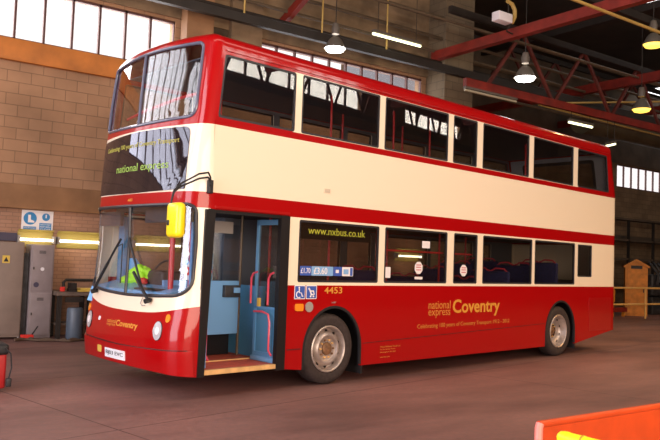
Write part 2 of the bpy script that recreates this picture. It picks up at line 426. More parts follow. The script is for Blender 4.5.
# ------------------------------------------------------------------ the building shell
def struct(name, mb, m): return tag(mb.build(name, m), kind='structure')
XL, XR, YN, YW, YF, ZC = -14.0, 44.0, -14.0, 7.1, 12.0, 10.8
struct('floor', B(XL-8, XR, YN-8, YF+.3, -.12, 0), 'floor')
struct('ceiling', B(XL, XR, YN, YF+.3, ZC, ZC+.2), 'roof')
def wall_y(name, x0, x1, y, z0, z1, holes, m, th=.3, sgn=1):
    hs = [[(a, c_), (b, c_), (b, d), (a, d)] for a, b, c_, d in holes]
    V, F, E = sheet([(x0, z0), (x1, z0), (x1, z1), (x0, z1)], hs)
    return struct(name, thick(V, F, E, lambda u, v, d: (u, y+sgn*d, v), th), m)
def wall_x(name, y0, y1, x, z0, z1, holes, m, th=.3, sgn=1):
    hs = [[(a, c_), (b, c_), (b, d), (a, d)] for a, b, c_, d in holes]
    V, F, E = sheet([(y0, z0), (y1, z0), (y1, z1), (y0, z1)], hs)
    return struct(name, thick(V, F, E, lambda u, v, d: (x+sgn*d, u, v), th), m)
wall_y('wall_back', XL, 9.3, YW, 0, ZC, [(-13.7, -6.2, 4.1, 9.8), (-4.4, .6, 5.78, 6.88), (2.75, 8.05, 5.78, 6.88)], 'block')
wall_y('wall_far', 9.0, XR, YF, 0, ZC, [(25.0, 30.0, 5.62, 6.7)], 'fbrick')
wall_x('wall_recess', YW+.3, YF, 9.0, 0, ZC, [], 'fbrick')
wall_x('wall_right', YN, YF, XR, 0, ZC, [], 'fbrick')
wall_x('wall_left', YN, YW, XL, 0, ZC, [(-7.8, -.2, .05, 9.3), (3.2, 6.9, 4.1, 9.8)], 'block', sgn=-1)
wall_y('wall_near', XL, XR, YN, 0, ZC, [(-10.4, 1.4, .05, 5.6), (1.2+.6, 19.8, 8.7, 10.5), (23.5, 29.5, 8.8, 9.6)], 'block', sgn=-1)
# mullioned glazing
def glazing(name, x0, x1, y, z0, z1, n, bars=.045, hz=(), depth=.08):
    fr = MB()
    fr.box(x0, x1, y, y+depth, z0, z0+.05); fr.box(x0, x1, y, y+depth, z1-.05, z1)
    for k in range(n+1):
        x = x0+(x1-x0)*k/n; fr.box(x-bars/2, x+bars/2, y, y+depth, z0, z1)
    for z in hz: fr.box(x0, x1, y, y+depth, z-.02, z+.02)
    o = struct(name, fr, 'frame_d')
    tag(B(x0, x1, y+.03, y+.036, z0, z1).build('window_pane', 'skyglass', o), None)
    return o
glazing('window_1', -4.4, .6, YW+.03, 5.78, 6.88, 9)
glazing('window_2', 2.75, 8.05, YW+.03, 5.78, 6.88, 10)
glazing('window_3', -13.7, -6.2, YW+.03, 4.1, 9.8, 7, .09)
for_left = MB().box(XL-.1, XL-.02, 3.2, 6.9, 4.1, 4.2).box(XL-.1, XL-.02, 3.2, 6.9, 9.7, 9.8)
for k in range(5): for_left.box(XL-.1, XL-.02, 3.2+3.7*k/4-.045, 3.2+3.7*k/4+.045, 4.1, 9.8)
w6 = struct('window_6', for_left, 'frame_d'); B(XL-.05, XL-.045, 3.2, 6.9, 4.1, 9.8).build('window_pane', 'skyglass', w6)
glazing('window_4', 25.0, 30.0, YF+.03, 5.62, 6.7, 8)
glazing('window_5', 1.8, 19.8, YN-.1, 8.7, 10.5, 14, .1)
glazing('window_7', 23.5, 29.5, YN-.1, 8.8, 9.6, 5, .12)
struct('added_pane_backing', B(8.93, 8.995, YW+.32, YF, 0, ZC), mat('pale_pane_backing', (.50, .54, .62), .7))  # added pale panel outdoors, lightens what shows through the high window panes
# beams in the wall face
struct('trim_1', B(-5.9, 9.3, YW-.12, YW-.001, 5.35, 5.778, bev=.01), 'beam_o')
struct('trim_2', B(XL, 9.3, YW-.16, YW-.001, 2.48, 2.95, bev=.01), 'beam_b')
struct('trim_10', B(XL, 9.3, YW-.02, YW-.0005, 0, 2.479), brickmat('lower_brickwork', (.52, .29, .19), (.46, .25, .16), (.36, .21, .14), .225, .075, .45))
struct('trim_3', B(-1.6+2.28, 1.32, YW-.45, YW-.121, 5.35, 9.6), 'beam_b')
struct('trim_4', B(1.9, 2.72, YW-.2, YW-.001, 5.78, 9.6), 'conc')
struct('trim_5', B(-5.9, 9.0, YW-.06, YW-.001, 6.95, 9.9), 'conc')
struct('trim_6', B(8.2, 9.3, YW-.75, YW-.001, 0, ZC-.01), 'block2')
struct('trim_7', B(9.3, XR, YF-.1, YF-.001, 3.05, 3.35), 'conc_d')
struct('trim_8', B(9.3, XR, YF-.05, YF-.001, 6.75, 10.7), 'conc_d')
for k, (x0, x1) in enumerate(((1.34, 1.88),)):
    struct('trim_9', B(x0, x1, YW-.05, YW-.001, 5.78, 6.94), 'conc_d')

# ------------------------------------------------------------------ roof steelwork
def truss_x(y, z0, z1, x0, x1, label, pitch=2.4, cm='steel_r', tm='steel_d'):
    r = empty('roof_truss', (x0, y, z0), label, 'roof truss')
    def P(mb, n, m): mb.build(n, m, r, (-x0, -y, -z0))
    P(MB().beam((x0+.6, y, z0), (x1, y, z0), .12, .22), 'bottom_chord', cm)
    P(MB().beam((x0, y, z1), (x1, y, z1), .12, .18), 'top_chord', tm)
    n = int((x1-x0)/pitch)
    for k in range(n):
        xa = x0+k*pitch; mb = MB()
        if k: mb.beam((xa, y, z1), (xa+pitch/2, y, z0), .07, .09)
        mb.beam((xa+pitch/2, y, z0), (xa+pitch, y, z1), .07, .09)
        P(mb, 'web', 'steel_w')
truss_x(5.2, 6.42, 8.2, 7.2, 36, 'lattice roof truss with red bottom chord running past the block pier', 2.8)
truss_x(9.6, 8.05, 9.6, 12.0, 40, 'farther red lattice truss in the dark bay beyond the pier', 2.6)
truss_x(-12.6, 8.0, 10.3, -2, 30, 'dark lattice truss below the near side clerestory, behind the viewer', 2.1, 'steel_d')
def steel(a, b, w, h, label, m='steel_r', cat='steel beam', name='steel_beam'):
    return tag(MB().beam(a, b, w, h).build(name, m), label, cat)
steel((8.0, 6.6, 7.40), (8.0, -9, 7.40), .2, .24, 'bright red roof beam starting at the block pier')
steel((14.8, 11.9, 7.60), (14.8, -9, 7.60), .2, .28, 'second red roof beam, crossing behind the yellow lamp')
steel((20.5, 11.9, 7.9), (20.5, -9, 7.9), .2, .28, 'third red roof beam at the far right')
steel((-5.5, 6.2, 7.0), (30, 6.2, 7.0), .14, .20, 'long dark steel rail hung along the wall above the high windows', 'steel_d')
steel((6, 2.6, 8.3), (40, 2.6, 8.3), .16, .2, 'dark steel rail crossing the upper right of the roof', 'steel_d')
steel((3.2, 6.9, 7.3), (3.2, 3, 8.9), .14, .2, 'red oxide brace at the top edge above the bus front', 'steel_r')
steel((12.5, -3.0, 8.9), (12.5, 9, 8.9), .14, .2, 'dark beam in the roof shadow at right', 'steel_d')
for (a, b, r, m, lab) in (
    ((-3.3, 6.5, 7.55), (22, 6.5, 7.50), .045, 'pipe_b', 'thin brown pipe on the wall, highest of the bundle over the windows'),
    ((-3.3, 6.5, 7.95), (22, 6.5, 7.90), .05, 'pipe_b', 'brown conduit under the highest pipe near the hanging rods'),
    ((-3.3, 6.4, 8.45), (24, 6.4, 8.42), .06, 'pipe_b', 'wide brown pipe at the top edge above the hooded lamp'),
    ((-3.3, 6.5, 7.28), (22, 6.5, 7.23), .035, 'steel_d', 'black cable tray pipe just above the dark rail'),
    ((5.2, 1.0, 7.16), (16, 1.0, 7.15), .035, 'pipe_y', 'ochre gas pipe crossing the top right corner'),
    ((12.3, 6.34, 6.74), (18.5, 4.9, 7.55), .03, 'pipe_y', 'ochre pipe slanting up to the right behind the yellow lamp'),
    ((12.3, 6.42, 6.70), (24.0, 6.42, 6.55), .03, 'pipe_y', 'ochre pipe running level to the right below the slanting one'),
    ):
    tag(MB().tube([a, b], r, 8).build('pipe', m), lab, 'pipe')
for a, b, r, lab in (((8.4, 5.9, 8.45), (26, 5.9, 8.5), .04, 'thin dark pipe passing behind the white heater box'), ((4.0, 4.6, 7.6), (30, 4.6, 7.7), .035, 'thin brown conduit crossing in front of the lattice truss'),
                     ((9.6, 8.6, 8.3), (34, 8.6, 8.3), .05, 'brown pipe in the dark bay over the duct'), ((9.5, 7.6, 7.0), (34, 7.6, 7.0), .05, 'lowest brown pipe in the dark bay'), ((7.0, 2.0, 9.0), (30, 2.0, 9.1), .05, 'brown pipe high near the top right rooflight')):
    tag(MB().tube([a, b], r, 8).build('pipe', 'pipe_b'), lab, 'pipe')
for k, (px, ln, lab) in enumerate(((1.83, 1.5, 'thin hanging rod above the bus front, left of three'), (3.95, 1.5, 'thin hanging rod left of the hooded lamp, middle of three'), (5.97, 1.6, 'thin hanging rod crossing the pipes near the tube light, right of three'))):
    tag(MB().tube([(px, 6.2, 7.1), (px, 6.2, 7.1+ln*1.6)], .022, 6).build('hanging_rod', 'pipe_y'), lab, 'rod', 'hanging rods')
# ventilation duct in the dark bay
tag(MB().tube([(17.5, 8.6, 7.3), (19, 8.6, 7.35), (34, 8.6, 7.35)], .55, 18).build('ventilation_duct', 'duct'), 'fat dull green ventilation duct in the dark bay at upper right', 'duct')
# patchy rooflight at upper right
MT['rooflight_glow'] = mat('rooflight_glow', (1, 1, 1), .5, emit=3.0)
for x0, x1, y0, y1, lab in ((15.0, 25.0, 4.1, 5.0, 'patchy bright rooflight cut by the top right corner'), (26.3, 36, 10.4, 11.6, 'patchy bright rooflight far away behind the yellow lamp')):
    rl = empty('rooflight', (x0, y0, 10.3), lab, 'rooflight', 'rooflights'); n = int((x1-x0)/.95)
    for k in range(n):
        x = (x1-x0)*k/n
        if k % 5 == 3: continue
        B(x+.06, x+(x1-x0)/n-.06, .06, y1-y0-.06, 0, .03).build('rooflight_pane', 'rooflight_glow', rl)
    B(-.1, x1-x0+.1, -.1, y1-y0+.1, .03, ZC-10.302).build('rooflight_frame', 'steel_d', rl)

# ------------------------------------------------------------------ lamps
def high_bay(loc, s, glow, energy, col, label, droop=1.4):
    x, y, z = loc
    r = empty('high_bay_lamp', loc, label, 'lamp', 'high bay lamps')
    MB().lathe([(.22*s, .0), (.20*s, .05*s), (.13*s, .18*s), (.07*s, .24*s)], (0, 0, 0), cap=False).build('lamp_shade', 'lampshade', r)
    MB().lathe([(.001, .30*s), (.075*s, .30*s), (.085*s, .42*s), (.06*s, .52*s), (.001, .52*s)], (0, 0, 0), cap=False).build('lamp_housing', 'lampbody', r)
    MB().lathe([(.205*s, .012), (.17*s, -.05*s), (.08*s, -.075*s), (.001, -.08*s)], (0, 0, 0), cap=False).build('lamp_glass', glow, r)
    MB().tube([(0, 0, .5*s), (0, 0, ZC-z)], .012, 6).build('suspension_rod', 'steel_d', r)
    l = bpy.data.lights.new('lamp_light', 'SPOT'); l.energy = energy; l.color = col; l.spot_size = R_(150); l.spot_blend = .8; l.shadow_soft_size = .18
    o = bpy.data.objects.new('lamp_light', l); COL.objects.link(o); o.parent = r; o.location = (0, 0, -.12)
high_bay((4.03, 5.75, 6.66), 1.15, 'glow_w', 80, (1, .93, .82), 'bright white hooded lamp over the high windows')
high_bay((8.23, 3.6, 6.31), 1.2, 'glow_w', 80, (1, .93, .82), 'bright white hooded lamp beside the block pier')
high_bay((10.3, 1.5, 7.1), 1.1, 'glow_y', 150, (1, .62, .25), 'yellow hooded lamp at the right edge, nearest of the two yellow')
high_bay((13.1, 3.5, 6.25), 1.2, 'glow_y', 150, (1, .62, .25), 'smaller looking yellow hooded lamp against the far rooflight')
high_bay((5.5, -7.0, 8.6), 1.3, 'glow_y', 1300, (1, .60, .26), 'orange lamp over the open floor, reflected in the bus glass, leftmost of three')
high_bay((12.5, -6.0, 8.6), 1.3, 'glow_y', 2600, (1, .52, .16), 'orange lamp over the open floor, reflected in the bus glass, middle of three')
high_bay((19.5, -4.0, 8.6), 1.3, 'glow_y', 2600, (1, .52, .16), 'orange lamp over the open floor, reflected in the bus glass, rightmost of three')
def batten(a, b, glow, label, energy=0, hang=0, grp='ceiling tube lights'):
    a, b = Vector(a), Vector(b); c_ = (a+b)/2; r = empty('fluorescent_batten', c_, label, 'tube light', grp)
    la, lb = a-c_, b-c_
    MB().beam(la+Vector((0, 0, .07)), lb+Vector((0, 0, .07)), .11, .07).build('batten_housing', 'lampbody', r)
    MB().tube([la, lb], .032, 10).build('lamp_tube', glow, r)
    for q in (la*.8, lb*.8): MB().tube([q+Vector((0, 0, .09)), q+Vector((0, 0, hang or ZC-c_.z))], .008, 6).build('suspension_rod', 'steel_d', r)
    if energy:
        l = bpy.data.lights.new('tube_light', 'POINT'); l.energy = energy; l.color = (1, .85, .6); l.shadow_soft_size = .3
        o = bpy.data.objects.new('tube_light', l); COL.objects.link(o); o.parent = r; o.location = (0, 0, -.15)
batten((5.35, 6.0, 7.36), (6.95, 6.0, 7.36), 'tube2', 'lit tube light crossing the pipes left of the pier')
batten((12.14, 5.2, 5.98), (13.26, 5.2, 5.98), 'tube2', 'lit tube light above the middle of the bus roof', hang=.34)
batten((14.0, 5.2, 5.5), (14.45, 5.2, 5.62), 'tube2', 'lit tube light peeping over the bus rear corner', hang=.8)
batten((7.8, 5.2, 6.22), (9.8, 5.2, 6.22), 'tube3', 'unlit tube light fixed under the red bottom chord', hang=.12)

# white heater box with yellow gas elbow
h = empty('gas_heater', (7.42, 3.6, 7.60), 'white heater box with a yellow bent pipe hung from the roof', 'heater')
B(-.30, .18, -.12, .12, -.10, .12, bev=.02).build('heater_box', 'white', h)
MB().tube([(.15, 0, .0), (.30, 0, -.02), (.38, 0, .12), (.38, 0, .3), (.28, 0, .42), (.1, 0, .46)], .05, 10).build('gas_elbow', 'pipe_y', h)
MB().tube([(.15, 0, .16), (.15, 0, 3.0)], .015, 6).build('suspension_rod', 'steel_d', h)
MB().tube([(.2, 0, -.12), (.1, 0, -.28), (.32, 0, -.3)], .02, 6).build('hook', 'steel_d', h)

# ------------------------------------------------------------------ left wall things
def wall_light(x0, x1, label):
    r = empty('wall_tube_light', ((x0+x1)/2, YW-.16, 1.88), label, 'tube light', 'tube lights on the wall'); w = (x1-x0)/2
    MB().add([(-w, .12, .16), (w, .12, .16), (w, .02, .20), (-w, .02, .20), (-w, .12, -.14), (w, .12, -.14), (-w, .13, .16), (w, .13, .16), (w, .13, -.14), (-w, .13, -.14)],
             [(0, 1, 2, 3), (4, 5, 1, 0), (6, 7, 8, 9), (0, 4, 9, 6), (1, 5, 8, 7)]).build('reflector', 'refl_y', r)
    MB().tube([(-w+.03, .0, 0), (w-.03, .0, 0)], .025, 10).build('lamp_tube', 'tube', r)
    for s in (-1, 1): B(s*w-.02, s*w+.02, -.03, .12, -.06, .08).build('end_cap', 'grey', r)
    l = bpy.data.lights.new('wall_tube_glow', 'POINT'); l.energy = 3.5; l.color = (1, .72, .38); l.shadow_soft_size = .25
    o = bpy.data.objects.new('wall_tube_glow', l); COL.objects.link(o); o.parent = r; o.location = (0, -.3, .05)
wall_light(-2.47, -1.80, 'lit wall tube light directly under the blue safety signs')
wall_light(-1.72, -.80, 'lit wall tube light next to the bus front corner')
wall_light(-.15, .95, 'lit wall tube light seen through the bus windscreen')
wall_light(7.2, 8.1, 'lit wall tube light seen through the second lower window of the bus')
# safety signs
sg = empty('safety_sign', (-2.09, YW-.02, 2.06), 'white board with two blue mandatory safety signs above the wall light', 'sign')
def SG(mb, n, m): return mb.build(n, m, sg, (2.09, -(YW-.02), -2.06))
yb = YW-.02
SG(B(-2.41, -1.81, yb-.006, yb+.01, 2.03, 2.46), 'sign_board', 'white')
def disc(cx, cz, r, y0, y1, mb=None, n=24): return (mb or MB()).prism([(cx+r*math.cos(2*PI*k/n), cz+r*math.sin(2*PI*k/n)) for k in range(n)], y0, y1)
SG(disc(-2.25, 2.30, .125, yb-.012, yb-.005), 'boot_symbol_disc', 'sblue')
SG(MB().prism([(-2.29, 2.37), (-2.24, 2.37), (-2.24, 2.28), (-2.17, 2.25), (-2.17, 2.22), (-2.29, 2.22)], yb-.016, yb-.011), 'boot_symbol', 'white')
SG(B(-2.37, -2.13, yb-.012, yb-.005, 2.08, 2.14), 'caption_panel', 'sblue')
SG(disc(-1.95, 2.34, .075, yb-.012, yb-.005), 'warning_symbol_disc', 'sblue')
SG(B(-1.962, -1.938, yb-.016, yb-.011, 2.32, 2.39), 'exclamation_mark', 'white')
SG(B(-2.07, -1.84, yb-.012, yb-.005, 2.06, 2.22), 'caption_panel', 'sblue')
for z, t in ((2.175, 'SAFETY FIRST'), (2.13, 'KEEP AREA'), (2.085, 'CLEAR')):
    text_on('caption_lettering', t, wall_map(-2.055, -1.855, z, z+.03, yb-.012), .003, 'white', sg, off=(2.09, -(YW-.02), -2.06))
text_on('caption_lettering', 'PROTECTIVE FOOTWEAR', wall_map(-2.36, -2.14, 2.10, 2.125, yb-.012), .003, 'white', sg, off=(2.09, -(YW-.02), -2.06))
# dark violet panel on the wall at left
tag(B(-3.6, -2.5, YW-.12, YW-.02, 1.84, 2.0).build('wall_panel', 'vio'), 'dark violet strip fixed to the wall above the cabinet', 'panel')
# big cabinet
cb = empty('steel_cabinet', (-3.05, 6.6, 0), 'tall taupe steel cabinet with a yellow warning sticker at the left edge', 'cabinet')
B(-.62, .62, 0, .45, .03, 1.82, bev=.012).build('cabinet_body', 'cabin', cb)
for x0, x1 in ((-.605, -.01), (.01, .605)):
    d = B(x0, x1, -.018, .002, .08, 1.79, bev=.006).build('door', 'cabin', cb)
    B(x0+.5 if x0 < 0 else x0+.04, x0+.53 if x0 < 0 else x0+.07, -.045, -.016, .9, 1.05).build('handle', 'steel_d', d)
B(.23, .36, -.024, -.017, 1.42, 1.56).build('warning_sticker', 'yplas', cb)
MB().prism([(.295, 1.535), (.25, 1.445), (.34, 1.445)], -.027, -.023).build('warning_symbol', 'ink', cb)
# dark column between cabinet and locker
tag(B(-2.42, -2.33, 6.66, 7.0, 0, 1.62).build('dark_column', 'machine'), 'narrow dark column standing between the cabinet and the grey locker', 'rack')
# double locker
lk = empty('steel_locker', (-2.09, 6.6, 0), 'grey two door steel locker under the wall light', 'locker')
B(-.215, .215, 0, .45, 0, 1.79, bev=.008).build('locker_body', 'locker', lk)
for z0, z1 in ((.06, .86), (.90, 1.76)):
    d = B(-.19, .19, -.016, .004, z0, z1, bev=.006).build('door', 'locker', lk)
    for k in range(3): B(-.07, .05, -.02, -.014, z1-.10-k*.02, z1-.09-k*.02).build('vent_slot', 'ink', d)
    B(-.17, -.15, -.028, -.014, (z0+z1)/2-.02, (z0+z1)/2+.03).build('lock', 'steel_d', d)
disc(.0, 1.32, .035, -.021, -.015).build('round_sticker', 'white', lk)
disc(-.10, 1.02, .05, -.021, -.015).build('blue_mark', 'vio', lk)
# work bench
wb = empty('work_bench', (-1.0, 6.5, 0), 'dark cluttered work bench beside the grey locker', 'work bench')
B(-.85, 1.8, -.15, .5, .82, .90, bev=.01).build('bench_top', 'wood', wb)
for x in (-.78, -.2, .8, 1.7):
    B(x-.04, x+.04, -.1, -.02, 0, .82).build('leg', 'steel_d', wb); B(x-.04, x+.04, .38, .46, 0, .82).build('leg', 'steel_d', wb)
B(-.8, 1.7, -.05, .4, .25, .29).build('shelf', 'wood', wb)
B(-.7, -.35, -.17, -.15, .70, .80).build('drawer', 'steel_d', wb)
tag(B(-.52, .1, 6.3, 6.55, .902, .97, bev=.01).build('yellow_case', 'yplas', None, (-.95, 0, 0)), 'flat yellow case lying on the bench beside the bus headlamp', 'case')
v = empty('bench_vice', (-1.55, 6.45, .90), 'dark bench vice on the left end of the bench', 'vice')
B(-.07, .07, -.1, .1, 0, .06).build('vice_base', 'steel_d', v); B(-.05, .05, -.14, -.06, .06, .17).build('vice_jaw', 'steel_d', v); B(-.05, .05, .0, .12, .06, .17).build('vice_jaw', 'steel_d', v)
MB().tube([(-.1, -.2, .06), (.1, -.2, .06)], .008, 6).build('handle', 'steel_d', v)
tag(B(-1.78, -1.70, 6.38, 6.46, .902, .99, bev=.01).build('red_tin', 'redcloth'), 'small red tin beside the vice', 'tin')
tag(MB().tube([(-1.60, 6.8, .906), (-1.62, 6.8, 1.06), (-1.57, 6.8, 1.11), (-1.1, 6.8, 1.11), (-.3, 6.8, 1.11), (-.25, 6.8, .906)], .03, 8).build('bench_hoop', 'steel_d'), 'dark bent tube hoop standing on the bench', 'rail')
tag(MB().lathe([(.001, 0), (.14, 0), (.15, .03), (.15, .55), (.13, .6), (.001, .6)], (-1.52, 6.28, 0), n=20, cap=False).build('oil_drum', mat('blue_grey_drum', (.10, .13, .17), .4)), 'blue grey drum standing under the bench', 'drum')
tag(B(-1.30, -1.12, 6.1, 6.3, 0, .17, bev=.01).build('cardboard_box', mat('cardboard', (.22, .12, .07), .8)), 'small brown box on the floor beside the bench', 'box')
# hose on the floor
pts = []
for k in range(60):
    a = k/59; pts.append((-2.6+1.5*a+.05*math.sin(a*17), 6.25-.45*a+.10*math.sin(a*9), .03+.015*math.sin(a*40)))
pts += [(p[0]-.02, p[1]-.12+.05*math.sin(i*.3), .03) for i, p in reversed(list(enumerate(pts)))]
tag(MB().tube(pts, .022, 6).build('hose', 'hose'), 'brown hose heaped along the floor before the lockers', 'hose')
pj = empty('trolley_jack', (-2.35, 6.35, 0), 'small red jack on the floor before the locker', 'jack')
B(-.12, .1, -.05, .05, .03, .10, bev=.01).build('jack_body', 'redcloth', pj); MB().tube([(.08, 0, .1), (.2, .1, .24)], .012, 6).build('handle', 'steel_d', pj)
MB().lathe([(.001, -.03), (.03, -.03), (.03, .03), (.001, .03)], (-.16, 0, .03), 'y', 12, False).build('castor', 'white', pj)
# red machine at left edge
rm = empty('floor_cleaner', (-4.22, 1.2, 0), 'red machine with black lid and hanging black plug at the left edge', 'floor cleaner')
B(-.36, .355, -.12, .35, .05, .46, bev=.03).build('body', 'redm', rm)
B(-.38, .375, -.14, .37, .44, .57, bev=.04).build('lid', 'rubber', rm)
MB().tube([(.32, -.15, .53), (.385, -.16, .46), (.40, -.165, .3), (.375, -.165, .18)], .009, 8).build('power_cord', 'rubber', rm)
B(.345, .405, -.19, -.14, .08, .18, bev=.012).build('plug', 'rubber', rm)
for x in (-.25, .25):
    MB().lathe([(.001, -.03), (.05, -.03), (.05, .03), (.001, .03)], (x, .1, .05), 'y', 14, False).build('wheel', 'rubber', rm)

# ------------------------------------------------------------------ foreground right
br = empty('orange_barrier', (-2.4, -5.4, 0), 'orange steel barrier panel in the bottom right corner', 'barrier')
B(.03, 3.6, -.008, .008, .05, .775).build('panel', 'orange', br)
MB().tube([(.0, 0, .78), (3.6, 0, .78)], .022, 12).build('top_rail', 'orange', br)
MB().tube([(.0, 0, 0), (0, 0, .76), (.012, 0, .785)], .024, 12).build('end_post', 'pinkor', br)
MB().tube([(3.6, 0, 0), (3.6, 0, .78)], .024, 12).build('end_post', 'orange', br)
B(-.1, .1, -.2, .2, 0, .02).build('foot', 'orange', br); B(3.5, 3.7, -.2, .2, 0, .02).build('foot', 'orange', br)
yr = empty('guard_rail', (-2.67, -5.78, .012), 'bright yellow tubular rail in front of the orange barrier', 'rail')
MB().tube([(.0, .045, .80), (.0, .038, .80), (.0, .025, .80), (0, 0, .80), (0, -.02, .80)], [.001, .022, .033, .037, .037], 16).build('end_cap', 'lime_y', yr)
MB().tube([(0, -.02, .80), (0, -1.9, .80)], .035, 16).build('rail_tube', 'lime_y', yr)
MB().tube([(0, -.105, .80), (0, -.115, .80)], .0385, 16).build('joint_ring', 'ring', yr)
for y in (-.6, -1.8): MB().tube([(0, y, 0), (0, y, .79)], .03, 12).build('post', 'lime_y', yr)

# ------------------------------------------------------------------ right background
hr = empty('handrail', (16.5, 7.0, 0), 'long pale yellow two bar handrail behind the bus rear', 'handrail')
for z in (1.1, .52): MB().tube([(-1, 0, z), (9, 0, z)], .035, 8).build('rail', 'railwarm', hr)
for x in (-.9, 2.72, 6.3, 8.9): MB().tube([(x, 0, 0), (x, 0, 1.12)], .035, 8).build('post', 'railwarm', hr)
ht = empty('wooden_locker', (20.35, 8.1, 0), 'orange wooden hut shaped cupboard with pitched top behind the handrail', 'cupboard', rz=R_(-50))
MB().prism([(-.40, 0), (.40, 0), (.40, 1.88), (0, 2.10), (-.40, 1.88)], -.22, .22).build('cupboard_body', 'hut', ht)
MB().prism([(-.46, 1.83), (0, 2.09), (.46, 1.83), (.46, 1.90), (0, 2.17), (-.46, 1.90)], -.29, .28).build('pitched_top', 'hut', ht)
d = B(-.33, .33, -.25, -.222, .08, 1.72).build('door', 'hut', ht); B(.24, .27, -.28, -.25, .9, 1.1).build('handle', 'steel_d', d)
B(-.2, .2, -.25, -.222, 1.80, 1.92).build('name_board', 'steel_d', ht)
rs = empty('red_stand', (18.35, 8.0, 0), 'red and orange metal stand half hidden by the bus rear', 'stand')
B(-.7, 1.0, -.2, .3, .18, .34).build('stand_bed', 'steel_r', rs)
for x in (-.6, .2, .9): B(x-.03, x+.03, -.15, -.05, 0, 1.0 if x < .5 else .3).build('leg', 'hut', rs)
MB().lathe([(.001, -.1), (.18, -.1), (.18, .1), (.001, .1)], (.2, 0, .9), 'y', 18, False).build('reel', 'hut', rs)
B(.06, .34, -.12, .12, .55, .85, bev=.02).build('motor', 'hut', rs)
em = empty('engine_block', (22.6, 8.6, 0), 'dark engine parts piled on a stand at the right edge', 'engine')
B(-.9, 1.2, -.4, .5, .75, 1.6, bev=.08).build('engine_case', 'machine', em)
B(-.9, 1.2, -.4, .5, 0, .7, bev=.03).build('stand', 'machine', em)
for k in range(6):
    x = -.7+k*.32; MB().tube([(x, -.45, 1.2), (x+.05, -.5, 1.6), (x-.12, -.3, 1.95), (x+.2, 0, 2.05)], .06, 8).build('pipe', 'machine', em)
MB().lathe([(.001, 0), (.3, 0), (.3, .12), (.001, .12)], (-.2, -.52, 1.5), 'y', 20, False).build('flywheel', mat('pale_metal', (.35, .36, .42), .4, metal=.6), em)
rk = empty('steel_rack', (24.5, 11.2, 0), 'dark steel rack along the far brick wall', 'rack')
for x in range(-8, 9, 2): B(x-.05, x+.05, -.2, -.1, 0, 4.0).build('upright', 'steel_d', rk)
for z in (1.0, 2.2, 3.05, 4.0): B(-8, 8, -.2, .4, z, z+.09).build('shelf', 'conc_d', rk)

# ================================================================== THE BUS
bus = empty('double_decker_bus', (0, 0, 0), 'red and cream double decker bus with open front door, parked inside the depot', 'bus', rz=R_(8))
ZS = [.2, .25, .41, .55, .78, 1.02, 1.2, 1.85, 2.31, 2.83, 3.23, 3.37, 3.7, 4.26, 4.45]
XS = [-2.43, -2.44, -2.455, -2.468, -2.462, -2.42, -2.39, -2.36, -2.361, -2.345, -2.332, -2.309, -2.283, -2.222, -2.205]
def lerp(t, xs, ys):
    if t <= xs[0]: return ys[0]
    for i in range(1, len(xs)):
        if t <= xs[i]:
            k = (t-xs[i-1])/(xs[i]-xs[i-1]); return ys[i-1]+k*(ys[i]-ys[i-1])
    return ys[-1]
def Xc(z): return lerp(z, ZS, XS)
def RZ(z): return lerp(z, [2.3, 3.2], [.28, .13])
def BZ(z): return lerp(z, [2.3, 3.2], [.10, .18])
A0 = .28*PI/2; UM = A0+1.94; UT = UM+A0
def fpos(u, z):
    R = RZ(z)
    if u < A0: th = u/.28; y = R*(1-math.cos(th)); dx = R*(1-math.sin(th))
    elif u > UM: th = (UT-u)/.28; y = 2.5-R*(1-math.cos(th)); dx = R*(1-math.sin(th))
    else: y = R+(u-A0)/1.94*(2.5-2*R); dx = 0
    return Vector((Xc(z)+dx+BZ(z)*((y-1.25)/1.25)**2, y, z))
def fn(u, z):
    e = .004; a = fpos(min(UT, u+e), z)-fpos(max(0, u-e), z); b = fpos(u, z+.03)-fpos(u, z-.03)
    n = a.cross(b).normalized()
    return -n if n.dot(Vector((-1, -.6 if u < UT/2 else .6, 0))) < 0 else n
def y2u(y, z):
    R = RZ(z)
    if y < R: return .28*math.acos(max(-1, min(1, 1-y/R)))
    if y > 2.5-R: return UT-.28*math.acos(max(-1, min(1, 1-(2.5-y)/R)))
    return A0+(y-R)/(2.5-2*R)*1.94
def fuz(poly): return [(y2u(y, z), z) for y, z in poly]
def fdense(poly, step=.08):
    out = []
    for i in range(len(poly)):
        a = Vector(poly[i]); b = Vector(poly[(i+1) % len(poly)]); n = max(1, int((b-a).length/step))
        for k in range(n): out.append(tuple(a+(b-a)*k/n))
    return out
UC = [A0*k/7 for k in range(1, 8)]+[A0+1.94*k/12 for k in range(1, 13)]+[UM+A0*k/7 for k in range(1, 7)]
VC = [.41, .55, .66, .78, .9, 1.02, 1.2, 1.5, 1.85, 2.1, 2.31, 2.6, 2.9, 3.22, 3.45, 3.7, 3.95, 4.19]
def fmap(off=0.0):
    return lambda u, v, d: tuple(fpos(u, v)+fn(u, v)*(off-d))
def fpatch(name, poly_yz, off, t, m, parent, round_=0, holes=(), smooth=True):
    p = rpoly(poly_yz, round_) if round_ else poly_yz
    V, F, E = sheet(fuz(fdense(p)), [fuz(fdense(h)) for h in holes], UC, VC)
    return thick(V, F, E, fmap(off), t, None, smooth).build(name, m, parent)
def ftube(name, poly_yz, off, r, m, parent, closed=True):
    pts = []
    dn = fdense(poly_yz, .05)
    if not closed: dn = dn[:max(i for i, q in enumerate(dn) if q == tuple(Vector(poly_yz[-1])))+1]
    for u, z in fuz(dn): pts.append(fpos(u, z)+fn(u, z)*off)
    return MB().tube(pts, r, 8, closed=closed).build(name, m, parent)
def fsq(name, cy, cz, pts, off, t, m, parent):   # small flat shape on the front
    return fpatch(name, [(cy+a, cz+b) for a, b in pts], off, t, m, parent)
